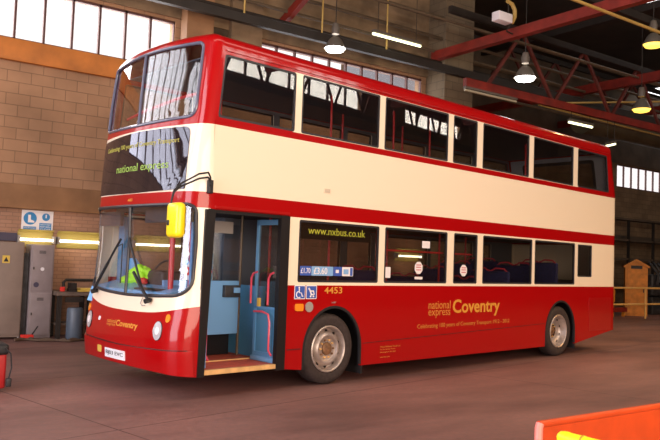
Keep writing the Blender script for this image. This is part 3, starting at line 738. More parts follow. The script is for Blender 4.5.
def circ(r, rz=None, n=20): return [(r*math.cos(2*PI*k/n), (rz or r)*math.sin(2*PI*k/n)) for k in range(n)]

ws = rpoly([(.062, 1.215), (.55, 1.185), (1.2, 1.165), (1.9, 1.185), (2.40, 1.245), (2.425, 1.7), (2.42, 2.285), (1.25, 2.285), (.07, 2.285), (.06, 1.8)],
           [.2, .05, .2, .2, .14, 0, .12, .2, .10, 0], 6)
us = rpoly([(.175, 3.35), (.7, 3.335), (1.25, 3.325), (1.9, 3.335), (2.37, 3.36), (2.385, 3.8), (2.375, 4.265), (1.25, 4.285), (.19, 4.265), (.175, 3.8)],
           [.13, .2, .2, .2, .07, 0, .09, .2, .09, 0], 6)
outer = [(0, .27), (.44, .30), (1.4, .31), (UM, .31), (UT, .28), (UT, 4.22), (UM, 4.28), (UM-.5, 4.30), (A0+.5, 4.30), (A0, 4.28), (0, 4.22), (0, 2.236),
         (.11, 2.234), (.11, 1.85), (.10, 1.3), (.05, 1.05), (0, .8)]
V, F, E = sheet(outer, [fuz(fdense(ws)), fuz(fdense(us))], UC, VC)
thick(V, F, E, fmap(0), .035, None, True).build('front_panel', 'livery', bus)
w1 = fpatch('windscreen', [(y, z) for y, z in ws], -.012, .006, 'gsf', bus); ftube('windscreen_rubber', ws, .002, .021, 'gasket', w1)
w2 = fpatch('upper_windscreen', [(y, z) for y, z in us], -.012, .006, 'gsf', bus); ftube('windscreen_rubber', us, .002, .021, 'gasket_refl', w2)
for top, bot, y0, y1, par, m in ((2.275, 1.175, 1.30, 1.255, w1, 'gasket'), (4.275, 3.335, 1.34, 1.28, w2, 'gasket_refl')):
    pts = [fpos(y2u(y1+(y0-y1)*k/8, bot+(top-bot)*k/8), bot+(top-bot)*k/8) for k in range(9)]
    MB().tube(pts, .02, 8).build('centre_divider', m, par)
# destination glass and its wording
m_, N_, L_ = newmat('black_display_glass'); N_.remove(N_['Principled BSDF'])
di = N_.new('ShaderNodeBsdfDiffuse'); di.inputs[0].default_value = (.006, .006, .01, 1); gl = N_.new('ShaderNodeBsdfGlossy'); gl.inputs['Roughness'].default_value = .03; gl.inputs[0].default_value = (.85, .87, 1, 1)
fr_ = N_.new('ShaderNodeFresnel'); fr_.inputs[0].default_value = 1.6; ad = N_.new('ShaderNodeMath'); ad.operation = 'ADD'; ad.inputs[1].default_value = .05
mx = N_.new('ShaderNodeMixShader'); L_.new(fr_.outputs[0], ad.inputs[0]); L_.new(ad.outputs[0], mx.inputs[0]); L_.new(di.outputs[0], mx.inputs[1]); L_.new(gl.outputs[0], mx.inputs[2]); L_.new(mx.outputs[0], N_['Material Output'].inputs[0])
MT['gdest'] = m_
dest = rpoly([(.19, 2.465), (1.25, 2.445), (2.35, 2.455), (2.37, 3.20), (1.25, 3.235), (.215, 3.225)], [.03, .2, .05, .08, .2, .10], 6)
dg = fpatch('destination_glass', dest, .010, .012, 'gdest', bus)
def ftext(name, body, ya, yb, za, zb, m, par, off=.014, bold=0, za2=None, zb2=None):
    # ya = y of the first letter (larger y), yb = y of the last
    if za2 is None: za2, zb2 = za, zb
    def fm(u, v, d):
        y = ya+(yb-ya)*u; z = (za+(za2-za)*u)*(1-v)+(zb+(zb2-zb)*u)*v
        uu = y2u(y, z); return tuple(fpos(uu, z)+fn(uu, z)*(off-d))
    return text_on(name, body, fm, .002, m, par, bold)
ftext('display_lettering', 'Celebrating 100 years of Coventry Transport', 2.19, .37, 3.02, 3.10, 'led', dg, .0135, .0)
ftext('display_lettering', 'national express', 1.76, .52, 2.70, 2.83, 'led_g', dg, .0135, .0)
ftext('fleet_number', '4453', 1.38, 1.26, 2.345, 2.38, 'gold', bus, .003, .01)
ftext('front_lettering', 'Coventry', 1.33, .82, .745, .845, 'gold', bus, .003, .02)
ftext('front_lettering', 'national', 1.58, 1.345, .795, .845, 'gold_d', bus, .003, .0)
ftext('front_lettering', 'express', 1.58, 1.345, .745, .785, 'gold_d', bus, .003, .0)
# bumper lower lip line, plate, lamps
ftube('bumper_seam', [(.0, .583), (.3, .572), (.8, .555), (1.25, .55), (1.8, .56), (2.3, .575)], .0, .006, 'black', bus, False)
fpatch('bumper', [(.015, .285), (.3, .315), (1.25, .325), (2.2, .325), (2.485, .30), (2.485, .575), (2.2, .56), (1.25, .545), (.3, .565), (.015, .575)], .018, .017, 'livery', bus)
pl = fpatch('number_plate', [(1.04, .365), (1.55, .365), (1.55, .48), (1.04, .48)], .028, .010, 'plate', bus)
ftext('plate_lettering', 'BJ03 EVC', 1.515, 1.075, .393, .455, 'ink', pl, .032, .0)
fpatch('tow_cover', rrect(1.67, 1.79, .40, .49, .02), .022, .008, 'yplas', bus)
for cy in (.405, 2.16):
    hl = fsq('headlamp', cy, .785, circ(.078, .108), .012, .03, 'lampglass', bus)
    fsq('lamp_bulb', cy, .785, circ(.035, .045), .016, .004, 'white', hl)
    ftube('lamp_bezel', [(cy+a, .785+b) for a, b in circ(.080, .110)], .004, .006, 'gasket', hl)
for cy in (.255, 2.25): fsq('indicator', cy, .94, circ(.032, .048), .014, .03, 'amber', bus)
fpatch('tow_badge', rrect(1.80, 1.86, .80, .85, .01), .003, .004, 'white', bus)

# ---- sides
LW = [(-.62, .935), (1.06, 2.56), (2.73, 3.39), (3.545, 5.12), (5.21, 6.72)]
UW = [(-.655, .865), (.98, 2.51), (2.64, 3.31), (3.47, 4.95), (5.10, 6.60)]
def arch(cx, w, h, n=18): return [(cx-w*math.cos(PI*k/n), .47+h*math.sin(PI*k/n)) for k in range(n+1)]
def sidefront(z): return Xc(z)+BZ(z)+RZ(z)
up_edge = [(sidefront(z), z) for z in (4.22, 4.0, 3.7, 3.3, 3.0, 2.6, 2.31, 2.236)]
rear_edge = [(8.43, .43), (8.43, 3.28), (8.40, 3.42), (8.19, 4.22)]
base = [(-.49, .24)]+arch(.07, .56, .60)+[(.63, .22), (5.63, .22)]+arch(6.2, .57, .61)+[(6.77, .22)]+rear_edge
near = [(-.78, .27)]+base+up_edge+[(-.78, 2.236)]
far = [(sidefront(.27), .27)]+base+up_edge+[(sidefront(z), z) for z in (1.85, 1.3, 1.0, .78, .5)]
holes_l = [rrect(a, b, 1.385, 2.205, .03, 3) for a, b in LW]+[rrect(6.83, 7.43, 1.54, 2.19, .03, 3)]
holes_u = [rrect(a, b, 3.345, 4.125, .03, 3) for a, b in UW]
first_u = rpoly([(-1.978, 3.345), (-.765, 3.345), (-.765, 4.125), (-1.908, 4.125)], .04, 3)
last_u = rpoly([(6.77, 3.345), (8.15, 3.345), (8.03, 4.125), (6.77, 4.125)], .05, 3)
driver = rpoly([(-1.9, 1.25), (-.8, 1.385), (-.8, 2.205), (-1.85, 2.205)], .06, 3)
def side_map(far_):
    return (lambda u, v, d: (u, 2.5-d, v)) if far_ else (lambda u, v, d: (u, d, v))
for isfar, outl, holes in ((False, near, holes_l+holes_u+[first_u, last_u]), (True, far, holes_l+holes_u+[first_u, last_u, driver])):
    V, F, E = sheet(outl, holes)
    thick(V, F, E, side_map(isfar), .045).build('side_panel', 'livery', bus)
    for hlp in holes:
        cx = sum(p[0] for p in hlp)/len(hlp); cz = sum(p[1] for p in hlp)/len(hlp)
        hx = max(p[0] for p in hlp)-cx; hz = max(p[1] for p in hlp)-cz
        V, F, E = sheet(hlp)
        g_ = thick(V, F, E, lambda u, v, d, f=side_map(isfar): f(u, v, d+.010), .006).build('window_pane', 'gsm', bus)
        inn = [(cx+(x-cx)*(1-.028/hx), cz+(z-cz)*(1-.028/hz)) for x, z in hlp]
        V, F, E = sheet(hlp, [inn]); thick(V, F, E, lambda u, v, d, f=side_map(isfar): f(u, v, d+.003), .03).build('window_gasket', 'gasket', g_)
# rear panel
def rx(z): return lerp(z, [.43, 3.28, 3.42, 4.22], [8.43, 8.43, 8.40, 8.19])
V, F, E = sheet([(0, .43), (2.5, .43), (2.5, 4.22), (0, 4.22)], [rrect(.4, 2.1, 3.45, 4.05, .08)], (), (3.28, 3.42))
thick(V, F, E, lambda u, v, d: (rx(v)-d, u, v), .04).build('rear_panel', 'livery', bus)
V, F, E = sheet(rrect(.4, 2.1, 3.45, 4.05, .08)); rg = thick(V, F, E, lambda u, v, d: (rx(v)-.02-d, u, v), .006).build('window_pane', 'gsm', bus)
V, F, E = sheet(rrect(.34, 2.16, 3.39, 4.11, .1), [rrect(.43, 2.07, 3.48, 4.02, .06)]); thick(V, F, E, lambda u, v, d: (rx(v)-.045-d, u, v), .02).build('window_gasket', 'gasket', rg)
V, F, E = sheet([(.06, 2.45), (2.44, 2.45), (2.44, 4.18), (.06, 4.18)], [rrect(.36, 2.14, 3.41, 4.09, .08)], (), (3.28, 3.42))
thick(V, F, E, lambda u, v, d: (rx(v)-.07-d, u, v), .01).build('rear_lining', 'lining', bus)
for isfar in (False, True):
    f = side_map(isfar)
    V, F, E = sheet([(-.755, 2.45), (8.28, 2.45), (8.28, 3.26), (8.06, 4.18), (-.755, 4.18)], holes_u+[rpoly([(6.77, 3.345), (8.15, 3.345), (8.03, 4.125), (6.77, 4.125)], .05, 3)])
    thick(V, F, E, lambda u, v, d: f(u, v, .047+d), .01).build('upper_side_lining', 'inner', bus)
    V, F, E = sheet([(-.64, 1.12), (8.28, 1.12), (8.28, 2.25), (-.64, 2.25)], holes_l)
    thick(V, F, E, lambda u, v, d: f(u, v, .047+d), .01).build('lower_side_lining', 'inner', bus)
# roof
loop = []
for k in range(0, 41):
    u = UT*k/40; fr = min(1, max(0, (min(u, UT-u))/(A0+.3))); zc = 4.22+.08*fr; P = fpos(u, zc); n = fn(u, zc); n.z = 0
    loop.append((P, n.normalized(), zc, .16-.05*fr))
for x in (-1.0, 1, 3, 5, 7): loop.append((Vector((x, 2.5, 4.22)), Vector((0, 1, 0)), 4.22, .16))
for P, n in (((8.19, 2.5), (.6, .8)), ((8.21, 2.3), (1, 0)), ((8.21, .2), (1, 0)), ((8.19, 0), (.6, -.8))): loop.append((Vector((*P, 4.22)), Vector((*n, 0)), 4.22, .16))
for x in (7, 5, 3, 1, -1.0): loop.append((Vector((x, 0, 4.22)), Vector((0, -1, 0)), 4.22, .16))
vs = []; m = len(loop); K = 7
for j in range(K+1):
    ph = PI/2*j/K
    for P, n, zc, rv in loop: 
        q = P-n*(.16*(1-math.cos(ph))); vs.append((q.x, q.y, zc+rv*math.sin(ph)))
fs = [(j*m+i, j*m+(i+1) % m, (j+1)*m+(i+1) % m, (j+1)*m+i) for j in range(K) for i in range(m)]+[tuple(range(K*m, (K+1)*m))]
MB().add(vs, fs, True).build('roof', 'livery', bus)
# rain gutter along the cantrail and the band seams
MB().beam((-1.9, -.006, 4.175), (8.1, -.006, 4.175), .016, .018).build('rain_gutter', 'red', bus)
MB().beam((-1.96, -.008, 2.27), (-.80, -.008, 2.27), .02, .03).build('door_rain_strip', 'red', bus)
MB().beam((-.76, -.003, .515), (-.52, -.003, .515), .008, .010).build('skirt_seam', 'rubber', bus)
MB().beam((.66, -.002, .53), (5.6, -.002, .65), .006, .007).build('skirt_seam', 'rubber', bus)
V, F, E = sheet(rrect(7.33, 8.30, .44, 1.12, .03)); thick(V, F, E, lambda u, v, d: (u, -.006+d, v), .006).build('engine_flap', 'red', bus)
V, F, E = sheet(rrect(-.21, -.07, 2.60, 2.655, .008)); thick(V, F, E, lambda u, v, d: (u, -.006+d, v), .006).build('fuel_vent', 'cream', bus)
for k in range(5):
    MB().box(-.19, -.09, -.009, -.005, 2.607+k*.01, 2.610+k*.01).build('vent_slot', 'grey', bus)
# arch trims
for cx, w, h_, in ((.07, .56, .60), (6.2, .57, .61)):
    for y0, y1 in ((-.006, .03), (2.47, 2.506)):
        A_ = arch(cx, w, h_); A2 = arch(cx, w-.035, h_-.035)
        V, F, E = sheet([(A_[0][0], .24)]+A_+[(A_[-1][0], .24), (A2[-1][0], .24)]+list(reversed(A2))+[(A2[0][0], .24)])
        thick(V, F, E, lambda u, v, d, y0=y0, y1=y1: (u, y0+d, v), .036).build('arch_trim', 'rubber', bus)
    for y0, y1 in ((.046, .6), (1.9, 2.454)):     # arch liner
        mb = MB(); A_ = [(cx-w, .24)]+arch(cx, w, h_)+[(cx+w, .24)]; vs = [(x, y0, z) for x, z in A_]+[(x, y1, z) for x, z in A_]; n = len(A_)
        yy_ = y1 if y0 < 1 else y0; o_ = n if y0 < 1 else 0
        mb.add(vs, [(i, i+1, i+1+n, i+n) for i in range(n-1)]+[tuple(range(o_, o_+n))]).build('arch_liner', 'black', bus)
B(.66, .70, .03, .40, .10, .62).build('mud_flap', 'rubber', bus); B(6.80, 6.84, .03, .40, .12, .6).build('mud_flap', 'rubber', bus)
# wheels
def wheel(cx, y0, sgn, rear=False):
    # y0 = outer face, sgn +1 means the tyre goes towards +y
    Rr = .478; t = .28
    prof = [(.315, .035), (.33, .012), (.40, -.004), (.445, .008), (.468, .03), (Rr, .055), (Rr, t-.055), (.468, t-.03), (.40, t), (.315, t-.03), (.30, .1)]
    o = MB().lathe([(r, h) for r, h in prof]+[(.315, .035)], (0, 0, 0), 'y', 48, False)
    wv = empty_part = o.build('wheel', 'tyre', bus, (cx, y0, .48), 0)
    if sgn < 0: wv.rotation_euler = (0, 0, PI)
    dish = [(.318, .03), (.318, .010), (.306, .002), (.292, .012), (.284, .05), (.272, .10)]
    if not rear: face = [(.258, .105), (.236, .075), (.215, .035), (.190, .018), (.172, .022), (.160, .05), (.150, .055), (.09, .055)]
    else: face = [(.27, .12), (.24, .155), (.20, .165), (.16, .165), (.13, .15)]
    MB().lathe(dish+face, (0, 0, 0), 'y', 48, False).build('rim', 'rimm', wv)
    hy = .055 if not rear else .165
    MB().lathe([(.088, hy+.012), (.085, hy-.02), (.07, hy-.03), (.045, hy-.033), (.04, hy-.05), (.001, hy-.052)], (0, 0, 0), 'y', 28, False).build('hub', 'rust', wv)
    for k in range(10):
        a = 2*PI*k/10; MB().lathe([(.001, hy-.022), (.014, hy-.022), (.016, hy+.004)], (.120*math.cos(a), 0, .120*math.sin(a)), 'y', 6, False).build('wheel_nut', 'step_y' if k % 3 else 'rust', wv)
    for k in range(10):
        a = 2*PI*(k+.5)/10; q = (.240 if not rear else .258); d0 = .072 if not rear else .125
        MB().lathe([(.001, d0), (.026, d0)], (q*math.cos(a), 0, q*math.sin(a)), 'y', 12, False).build('rim_hole', 'black', wv)
    return wv
wheel(.03, .03, 1); wheel(6.2, .03, 1, True); wheel(.03, 2.47, -1); wheel(6.2, 2.47, -1, True)
MB().tube([(.03, .3, .48), (.03, 2.2, .48)], .06, 10).build('axle', 'black', bus); MB().tube([(6.2, .3, .48), (6.2, 2.2, .48)], .09, 10).build('axle', 'black', bus)

# floors and ceilings
mb = MB().box(-2.2, 8.35, .61, 1.89, .28, .335).box(-1.98, -.52, .05, .61, .28, .335).box(.66, 5.6, .05, .61, .28, .335).box(-2.1, -.52, 1.89, 2.45, .28, .335).box(.66, 5.6, 1.89, 2.45, .28, .335)
mb.build('lower_floor', 'floor_r', bus)
B(-2.07, -.86, -.004, .05, .29, .345).build('step_edge', 'step_y', bus)
B(-1.95, -.80, .62, .645, .336, .35).build('floor_strip', 'step_y', bus)
B(3.2, 8.3, .62, 1.88, .34, .66).build('rear_platform', 'inner_d', bus); B(-1.95, 8.3, .046, 2.454, 2.26, 2.42).build('upper_floor', 'inner_d', bus)
B(-1.85, 8.0, .07, 2.43, 4.19, 4.205).build('ceiling_lining', 'inner', bus)
B(6.78, 8.3, .62, 1.88, .70, 1.45).build('engine_bulkhead', 'inner_d', bus)
# door frame and folded leaves
V, F, E = sheet([(-2.115, .27), (-2.02, .27), (-1.955, 2.235), (-2.09, 2.235)]); thick(V, F, E, lambda u, v, d: (u, -.010+d, v), .07).build('door_frame', 'black', bus)
B(-.935, -.79, -.010, .06, .265, 2.235).build('door_frame', 'black', bus); B(-2.05, -.80, .0, .05, 2.20, 2.245).build('door_frame', 'black', bus)
def leaf(x, y0, y1, sgn):
    L0 = B(x-.018, x+.018, y0, y1, .40, .46).build('door_leaf', 'doorblue', bus)
    for ya, yb, za, zb in ((y0, y0+.045, .46, 2.19), (y1-.045, y1, .46, 2.19), (y0, y1, 2.12, 2.19), (y0, y1, .36, .40), (y0, y1, 1.02, 1.05)):
        B(x-.02, x+.02, ya, yb, za, zb).build('leaf_frame', 'doorblue', L0)
    B(x-.004, x+.004, y0+.045, y1-.045, .46, 1.02).build('leaf_panel', 'cabblue', L0)
    B(x-.003, x+.003, y0+.045, y1-.045, 1.05, 2.12).build('leaf_glass', 'gsm', L0)
    B(x-.03, x+.03, y0+.05, y1+.03, .336, .40, bev=.01).build('leaf_foot', 'paleblue', L0)
    xx = x+sgn*.07
    for pts in ([(y0+.42, .98), (y0+.25, .99), (y0+.12, .96), (y0+.09, .85), (y0+.09, .5), (y0+.03, .44)],
                [(y0+.50, 1.08), (y0+.50, 1.42), (y0+.46, 1.48), (y0+.38, 1.50)], [(y0+.14, 1.08), (y0+.14, 1.42), (y0+.10, 1.48), (y0+.04, 1.50)]):
        MB().tube([(xx, a, b) for a, b in pts], .014, 8).build('grab_handle', 'rail_p', L0)
    B(xx-.015, xx+.015, y0+.30, y0+.345, 1.05, 1.16).build('door_button', 'yplas', L0)
leaf(-.87, .06, .55, -1); leaf(-1.97, .07, .45, 1)
# cab side, screen, dash
cbp = B(-2.05, -.86, .93, .97, .64, 1.36, bev=.01).build('cab_partition', 'paleblue', bus)
MT['paleblue'] = MT['paleblue']
B(-2.05, -.84, 1.15, 2.3, .34, .62).build('cab_platform', 'black', bus)
B(-1.14, -.88, .86, .93, 1.14, 1.30, bev=.01).build('ticket_machine', 'machine', bus)
B(-1.0, -.90, .845, .865, 1.20, 1.27).build('ticket_slot', 'paleblue', bus)
B(-1.98, -.84, .945, .955, 1.37, 2.12).build('assault_screen', 'gsf', bus)
MB().tube([(-.84, .95, .35), (-.84, .95, 2.25)], .018, 8).build('screen_post', 'pipe_b', bus)
B(-1.95, -1.0, .935, .944, 2.00, 2.16).build('screen_header', 'grey', bus)
B(-1.72, -1.48, .932, .938, 1.40, 1.58).build('paper_notice', 'white', bus)
MB().tube([(-1.88, .6, .34), (-1.88, .6, 2.25)], .022, 10).build('entrance_pole', 'pole', bus)
# bulkheads behind the door
B(-.70, -.66, .60, 1.5, .335, 1.30).build('luggage_pen', 'cabblue', bus)
B(-.60, .40, 1.55, 2.40, .34, 2.25).build('staircase', 'inner', bus)
B(-.74, -.60, 1.5, 2.44, .34, 2.25).build('cab_bulkhead', 'inner', bus)
MB().tube([(-.60, .62, .34), (-.60, .62, 2.25)], .02, 10).build('pole', 'pole', bus)
MB().tube([(-.60, .62, 1.22), (-.60, 1.4, 1.22)], .018, 10).build('handrail', 'pole', bus)
# dashboard
V, F, E = sheet([(-2.36, 1.02), (-1.75, 1.02), (-1.70, 1.22), (-1.95, 1.30), (-2.30, 1.22)]); thick(V, F, E, lambda u, v, d: (u, .42+d, v), 1.95).build('dashboard', 'dashblue', bus)
V, F, E = sheet([(-2.28, 1.235), (-2.0, 1.245), (-2.0, 1.262), (-2.28, 1.25)]); thick(V, F, E, lambda u, v, d: (u, .7+d, v), .55).build('dash_vent', 'machine', bus)
B(-2.0, -1.6, 1.05, 1.5, 1.22, 1.47, bev=.04).build('instrument_binnacle', 'machine', bus)
sw = [(-1.62+.10*math.sin(a), 1.72+.23*math.cos(a), 1.40+.20*math.sin(a)) for a in [2*PI*k/24 for k in range(24)]]
MB().tube(sw, .016, 8, closed=True).build('steering_wheel', 'rubber', bus); MB().tube([(-1.62, 1.72, 1.40), (-1.9, 1.72, 1.15)], .03, 8).build('steering_column', 'rubber', bus)
mb = MB().box(-1.05, -.92, 1.45, 1.97, 1.0, 1.75, bev=.05); mb.build('driver_seat', 'cabblue', bus); B(-1.45, -.95, 1.45, 1.97, .88, 1.02, bev=.04).build('driver_seat_cushion', 'cabblue', bus)
B(-1.9, -1.84, 2.28, 2.44, 1.1, 2.2).build('cab_pillar', 'cabblue', bus)
MB().prism([(1.93, 1.15), (2.42, 1.15), (2.42, 1.44), (2.38, 1.54), (2.28, 1.61), (2.14, 1.62), (2.02, 1.54), (1.95, 1.40)], -1.82, -1.78, 'x').build('cab_side_panel', 'dashblue', bus)
B(-2.20, -2.15, 1.85, 2.4, 2.05, 2.24).build('sun_blind', 'inner_d', bus); B(-2.20, -2.15, .15, 1.2, 2.08, 2.24).build('sun_blind', 'inner_d', bus)
MB().tube([(-2.10, .68, 1.1), (-2.10, .68, 2.25)], .035, 10).build('front_pole', 'pole', bus)
B(-1.95, -1.93, .40, .60, 1.38, 1.60).build('cab_notice', 'white', bus); B(-1.956, -1.951, .45, .55, 1.44, 1.54).build('cab_notice_mark', 'redcloth', bus)
for k, z in enumerate((1.50, 1.60, 1.70)):
    fsq('windscreen_sticker', .14, z, circ(.035), -.019, .002, 'white' if k != 1 else 'lblue', w1)
# wipers
def wiper(y0, z0, y1, z1, yb, zb, ya, za, n):
    mb = MB(); P = lambda y, z, o: fpos(y2u(y, z), z)+fn(y2u(y, z), z)*o
    arm = mb.tube([P(y0, z0, .02), P(y0, z0, .07), P((y0+y1)/2, (z0+z1)/2, .065), P(y1, z1, .05)], .020, 8).build('wiper_arm', 'rubber', bus)
    MB().tube([P(yb+(ya-yb)*k/8, zb+(za-zb)*k/8, .032) for k in range(9)], .016, 6).build('wiper_blade', 'rubber', arm)
    MB().tube([P(y0+.02, z0, .02), P(y0+.02, z0-.03, .09)], .03, 10).build('wiper_spindle', 'rubber', arm)
wiper(.62, 1.13, 1.02, 1.45, .80, 1.22, 1.24, 1.88, 0)
wiper(2.05, 1.17, 1.72, 1.55, 2.02, 1.30, 1.45, 1.86, 0)
MB().tube([fpos(y2u(y, z), z)+fn(y2u(y, z), z)*.04 for y, z in ((1.72, 1.55), (1.55, 1.75), (1.38, 1.80), (1.35, 1.5), (1.34, 1.3))], .009, 6).build('wiper_hose', 'rubber', bus)
ftube('washer_pipe', [(.80, 1.15), (.83, 1.08), (.78, 1.05), (.72, 1.06)], .02, .005, 'grey', bus, False)
# upper deck front rail
MB().tube([(-1.98, 2.2, 3.56), (-2.05, 1.6, 3.60), (-2.06, 1.25, 3.62), (-2.05, .8, 3.66), (-1.97, .22, 3.70)], .02, 8).build('front_rail', 'pole', bus)
B(-2.1, -1.85, .1, 2.4, 2.42, 3.3).build('upper_front_bulkhead', 'inner_d', bus)
# near-side mirror on its arm
mi = MB().tube([(-2.06, -.01, 2.50), (-2.08, -.05, 2.52), (-2.10, -.06, 2.60)], .02, 8).build('mirror', 'rubber', bus)
B(-2.09, -2.03, -.05, .01, 2.42, 2.58, bev=.01).build('mirror_mount', 'rubber', mi)
for o_ in (0, .055):
    MB().tube([(-2.08, -.05, 2.55+o_), (-2.14, -.09, 2.60+o_), (-2.30, -.14, 2.565+o_), (-2.60, -.24, 2.44+o_*.6), (-2.70, -.27, 2.37+o_*.3), (-2.73, -.28, 2.28), (-2.73, -.27, 2.02)], .011, 8).build('mirror_arm', 'rubber', mi)
mh = MB(); bmh = bmesh.new(); bmesh.ops.create_cube(bmh, size=1)
for v_ in bmh.verts: v_.co = Vector((-2.70+v_.co.x*.12, -.335+v_.co.y*.25, 2.06+v_.co.z*.385))
bmesh.ops.bevel(bmh, geom=bmh.edges[:], offset=.052, segments=4, affect='EDGES', profile=.5); mh.bm(bmh, True); mh.build('mirror_housing', 'yellow', mi)
B(-2.642, -2.636, -.43, -.24, 1.91, 2.21).build('mirror_glass', 'silver', mi); B(-2.765, -2.755, -.30, -.255, 2.0, 2.06, bev=.004).build('mirror_clamp', 'rubber', mi)

# ---- lettering and stickers on the near side
def stext(name, body, x0, x1, z0, z1, m, par=bus, bold=0, y=-.002, shear=0, slope=0):
    def fm(u, v, d): return (x0+u*(x1-x0), y-.002+d, z0+v*(z1-z0)+slope*u)
    return text_on(name, body, fm, .002, m, par, bold, shear)
stext('side_lettering', 'Coventry', 2.74, 4.09, .84, 1.13, 'gold', bold=.022)
stext('side_lettering', 'national', 2.12, 2.68, .985, 1.115, 'gold_d', bold=0)
stext('side_lettering', 'express', 2.12, 2.68, .84, .965, 'gold_d', bold=0)
stext('slogan_lettering', 'Celebrating 100 years of Coventry Transport 1912 - 2012', 1.86, 4.40, .67, .755, 'gold_d', slope=.02)
stext('fleet_number', '4453', -.13, .21, 1.235, 1.325, 'gold', bold=.012)
for k, t_ in enumerate(('West Midlands Travel Ltd', '51 Bordesley Green', 'Birmingham B9 4BZ')):
    stext('legal_lettering', t_, 1.03, (1.47, 1.36, 1.37)[k], .445-k*.04, .468-k*.04, 'gold_d')
stext('legal_lettering', 'www.nxbus.co.uk', 1.03, 1.24, .30, .32, 'gold_d')
stext('capacity_mark', 'H47', .02, .10, 1.10, 1.125, 'grey')
dp = B(-.60, .80, .05, .09, 1.96, 2.18).build('side_display', 'black', bus)
MT['led2'] = mat('side_display_dots', (.8, .8, .1), .5, emit=.45, ecol=(.75, .75, .08))
stext('display_lettering', 'www.nxbus.co.uk', -.42, .68, 2.03, 2.13, 'led2', dp, .0, y=.046)
# access symbols
def ssq(name, x0, x1, z0, z1, m, par, y=-.001, t=.003, r=.01):
    V, F, E = sheet(rrect(x0, x1, z0, z1, r, 3)); return thick(V, F, E, lambda u, v, d: (u, y-t+d, v), t).build(name, m, par)
s1 = ssq('wheelchair_sign', -.665, -.475, 1.165, 1.345, 'white', bus); ssq('sign_field', -.655, -.485, 1.175, 1.335, 'blue', s1, -.004, .001, .008)
s2 = ssq('pushchair_sign', -.46, -.27, 1.165, 1.345, 'white', bus); ssq('sign_field', -.45, -.28, 1.175, 1.335, 'blue', s2, -.004, .001, .008)
yy0 = -.0062
def stroke(pts, r, name, m, par): return MB().tube([(x, yy0, z) for x, z in pts], r, 6).build(name, m, par)
stroke([(-.59+.042*math.cos(a), 1.225+.042*math.sin(a)) for a in [R_(100+26*k) for k in range(9)]], .007, 'wheel_symbol', 'white', s1)
stroke([(-.585, 1.30), (-.582, 1.25), (-.545, 1.245), (-.53, 1.20), (-.515, 1.205)], .008, 'figure_symbol', 'white', s1)
disc(-.586, 1.315, .013, yy0-.002, yy0).build('figure_symbol', 'white', s1)
stroke([(-.42, 1.31), (-.39, 1.27), (-.335, 1.27), (-.32, 1.23), (-.37, 1.22), (-.39, 1.27)], .012, 'pram_symbol', 'white', s2)
disc(-.38, 1.20, .014, yy0-.002, yy0).build('pram_symbol', 'white', s2); disc(-.33, 1.20, .014, yy0-.002, yy0).build('pram_symbol', 'white', s2)
ssq('side_repeater', -.645, -.51, 1.01, 1.105, 'amber', bus, -.001, .02, .02)
disc(-.40, 1.06, .068, -.014, -.001).build('filler_cap', 'grey', bus)
# window stickers
fs_ = ssq('fare_sticker', -.575, -.375, 1.475, 1.60, 'blue', bus, .008, .002); stext('fare_lettering', '£1.70', -.56, -.39, 1.505, 1.575, 'white', fs_, .005, y=.006)
fs_ = ssq('fare_sticker', -.37, .03, 1.475, 1.60, 'lblue', bus, .008, .002); stext('fare_lettering', '£3.60', -.33, -.08, 1.495, 1.585, 'white', fs_, .01, y=.006)
fs_ = ssq('fare_sticker', .035, .20, 1.475, 1.60, 'blue', bus, .008, .002); ssq('sticker_mark', .08, .14, 1.515, 1.56, 'white', fs_, .006, .001, .004)
fs_ = ssq('fare_sticker', .205, .42, 1.475, 1.60, 'white', bus, .008, .002); ssq('sticker_mark', .23, .33, 1.50, 1.57, 'lblue', fs_, .006, .001, .004); ssq('sticker_mark', .36, .41, 1.48, 1.59, 'blue', fs_, .006, .001, .004)
for x, z, w in ((1.86, 1.62, .10), (3.02, 1.60, .10)):
    st = MB().prism([(x+w*math.cos(R_(22.5+45*k)), z+w*math.sin(R_(22.5+45*k))) for k in range(8)], .006, .008).build('octagonal_sticker', 'white', bus)
    for dz in (-.03, .01, .045): ssq('sticker_mark', x-.06, x+.06, z+dz-.008, z+dz+.008, 'inkp', st, .006, .001, .003)
ssq('paper_notice', 1.93, 2.12, 1.93, 2.04, 'white', bus, .008, .002); ssq('paper_notice', 1.10, 1.21, 1.46, 1.62, 'white', bus, .008, .002); ssq('paper_notice', 1.77, 1.96, 1.445, 1.485, 'white', bus, .008, .002)

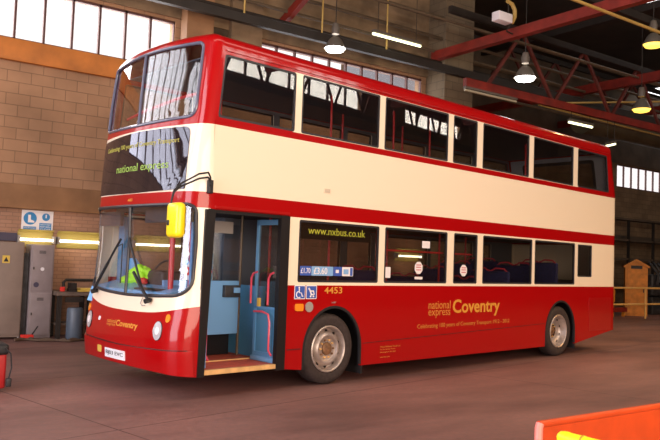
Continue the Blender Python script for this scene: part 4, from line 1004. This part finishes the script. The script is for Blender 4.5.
# ---- interior rails, poles, seats
MB().tube([(1.04, .12, 1.87), (2.60, .12, 1.87)], .015, 8).build('handrail', 'pole', bus); MB().tube([(2.7, .12, 1.87), (3.4, .12, 1.87)], .015, 8).build('handrail', 'pole', bus)
for x, y in ((.55, .65), (1.75, .8), (2.9, 1.6), (3.25, .7), (4.4, .7), (5.4, 1.7), (6.3, .75)):
    MB().tube([(x, y, .34), (x, y, 2.26)], .018, 8).build('pole', 'pole', bus)
for x, y in ((-1.45, .75), (.0, .8), (.62, .8), (1.75, 1.7), (2.05, .8), (3.0, .8), (3.2, 1.6), (4.55, .8), (6.1, .8)):
    MB().tube([(x, y, 2.44), (x+.03, y, 3.4), (x+.02, y, 4.19)], .018, 8).build('pole', 'pole', bus)
def seat(x, y, z):
    mb = MB().box(x-.02, x+.06, y, y+.84, z+.38, z+.94, bev=.035).box(x-.44, x, y, y+.84, z+.34, z+.44, bev=.03)
    s = mb.build('seat', 'seat', bus, (0, 0, 0))
    MB().tube([(x+.02, y+.02, z+.70), (x+.02, y+.05, z+.93), (x+.02, y+.12, z+.985), (x+.02, y+.30, z+.995), (x+.02, y+.36, z+.96), (x+.02, y+.42, z+.94), (x+.02, y+.48, z+.96), (x+.02, y+.54, z+.995), (x+.02, y+.72, z+.985), (x+.02, y+.79, z+.93), (x+.02, y+.82, z+.7)], .016, 8).build('grab_rail', 'rail_p', s)
    B(x-.25, x-.19, y+.3, y+.5, z, z+.36).build('seat_pedestal', 'inner_d', s)
    return s
s0 = seat(0, 0, 0)
spots = [(-.9+.78*k, y, 2.42) for k in range(11) for y in (.10, 1.56)]+[(1.05, .12, .62), (2.95, 1.5, .36), (3.75, .12, .50), (3.75, 1.5, .5), (4.55, .12, .66), (4.55, 1.5, .66), (5.35, .12, .78), (5.35, 1.5, .78), (6.25, .12, .86), (6.25, 1.5, .86)]
for i, (x, y, z) in enumerate(spots):
    o = s0 if i == 0 else copy_tree(s0, bus)
    o.location = (x, y, z)
# lime jacket on the dash
jk = empty('high_visibility_jacket', (0, 0, 0), 'lime high visibility jacket thrown over the bus steering wheel behind the windscreen', 'jacket', rz=R_(8))
def blob(name, m, c, r, seed, amp=.10):
    bj = bmesh.new(); bmesh.ops.create_icosphere(bj, subdivisions=5, radius=1)
    from mathutils import noise
    for v_ in bj.verts:
        n_ = v_.co.copy(); k_ = 1+amp*(noise.noise(n_*2.2+Vector((seed, 0, 0)))*2+math.sin(n_.y*9+n_.z*4+seed)*.35)
        v_.co = Vector((c[0]+n_.x*r[0]*k_, c[1]+n_.y*r[1]*k_, c[2]+max(n_.z, -.75)*r[2]*k_))
    mb = MB(); mb.bm(bj, True); mb.build(name, m, jk)
blob('jacket_body', 'lime', (-1.99, 1.62, 1.40), (.11, .23, .135), 1)
blob('jacket_sleeve', 'lime', (-2.0, 1.92, 1.32), (.09, .17, .06), 3)
blob('red_collar', 'redcloth', (-2.05, 1.47, 1.325), (.05, .12, .05), 5)
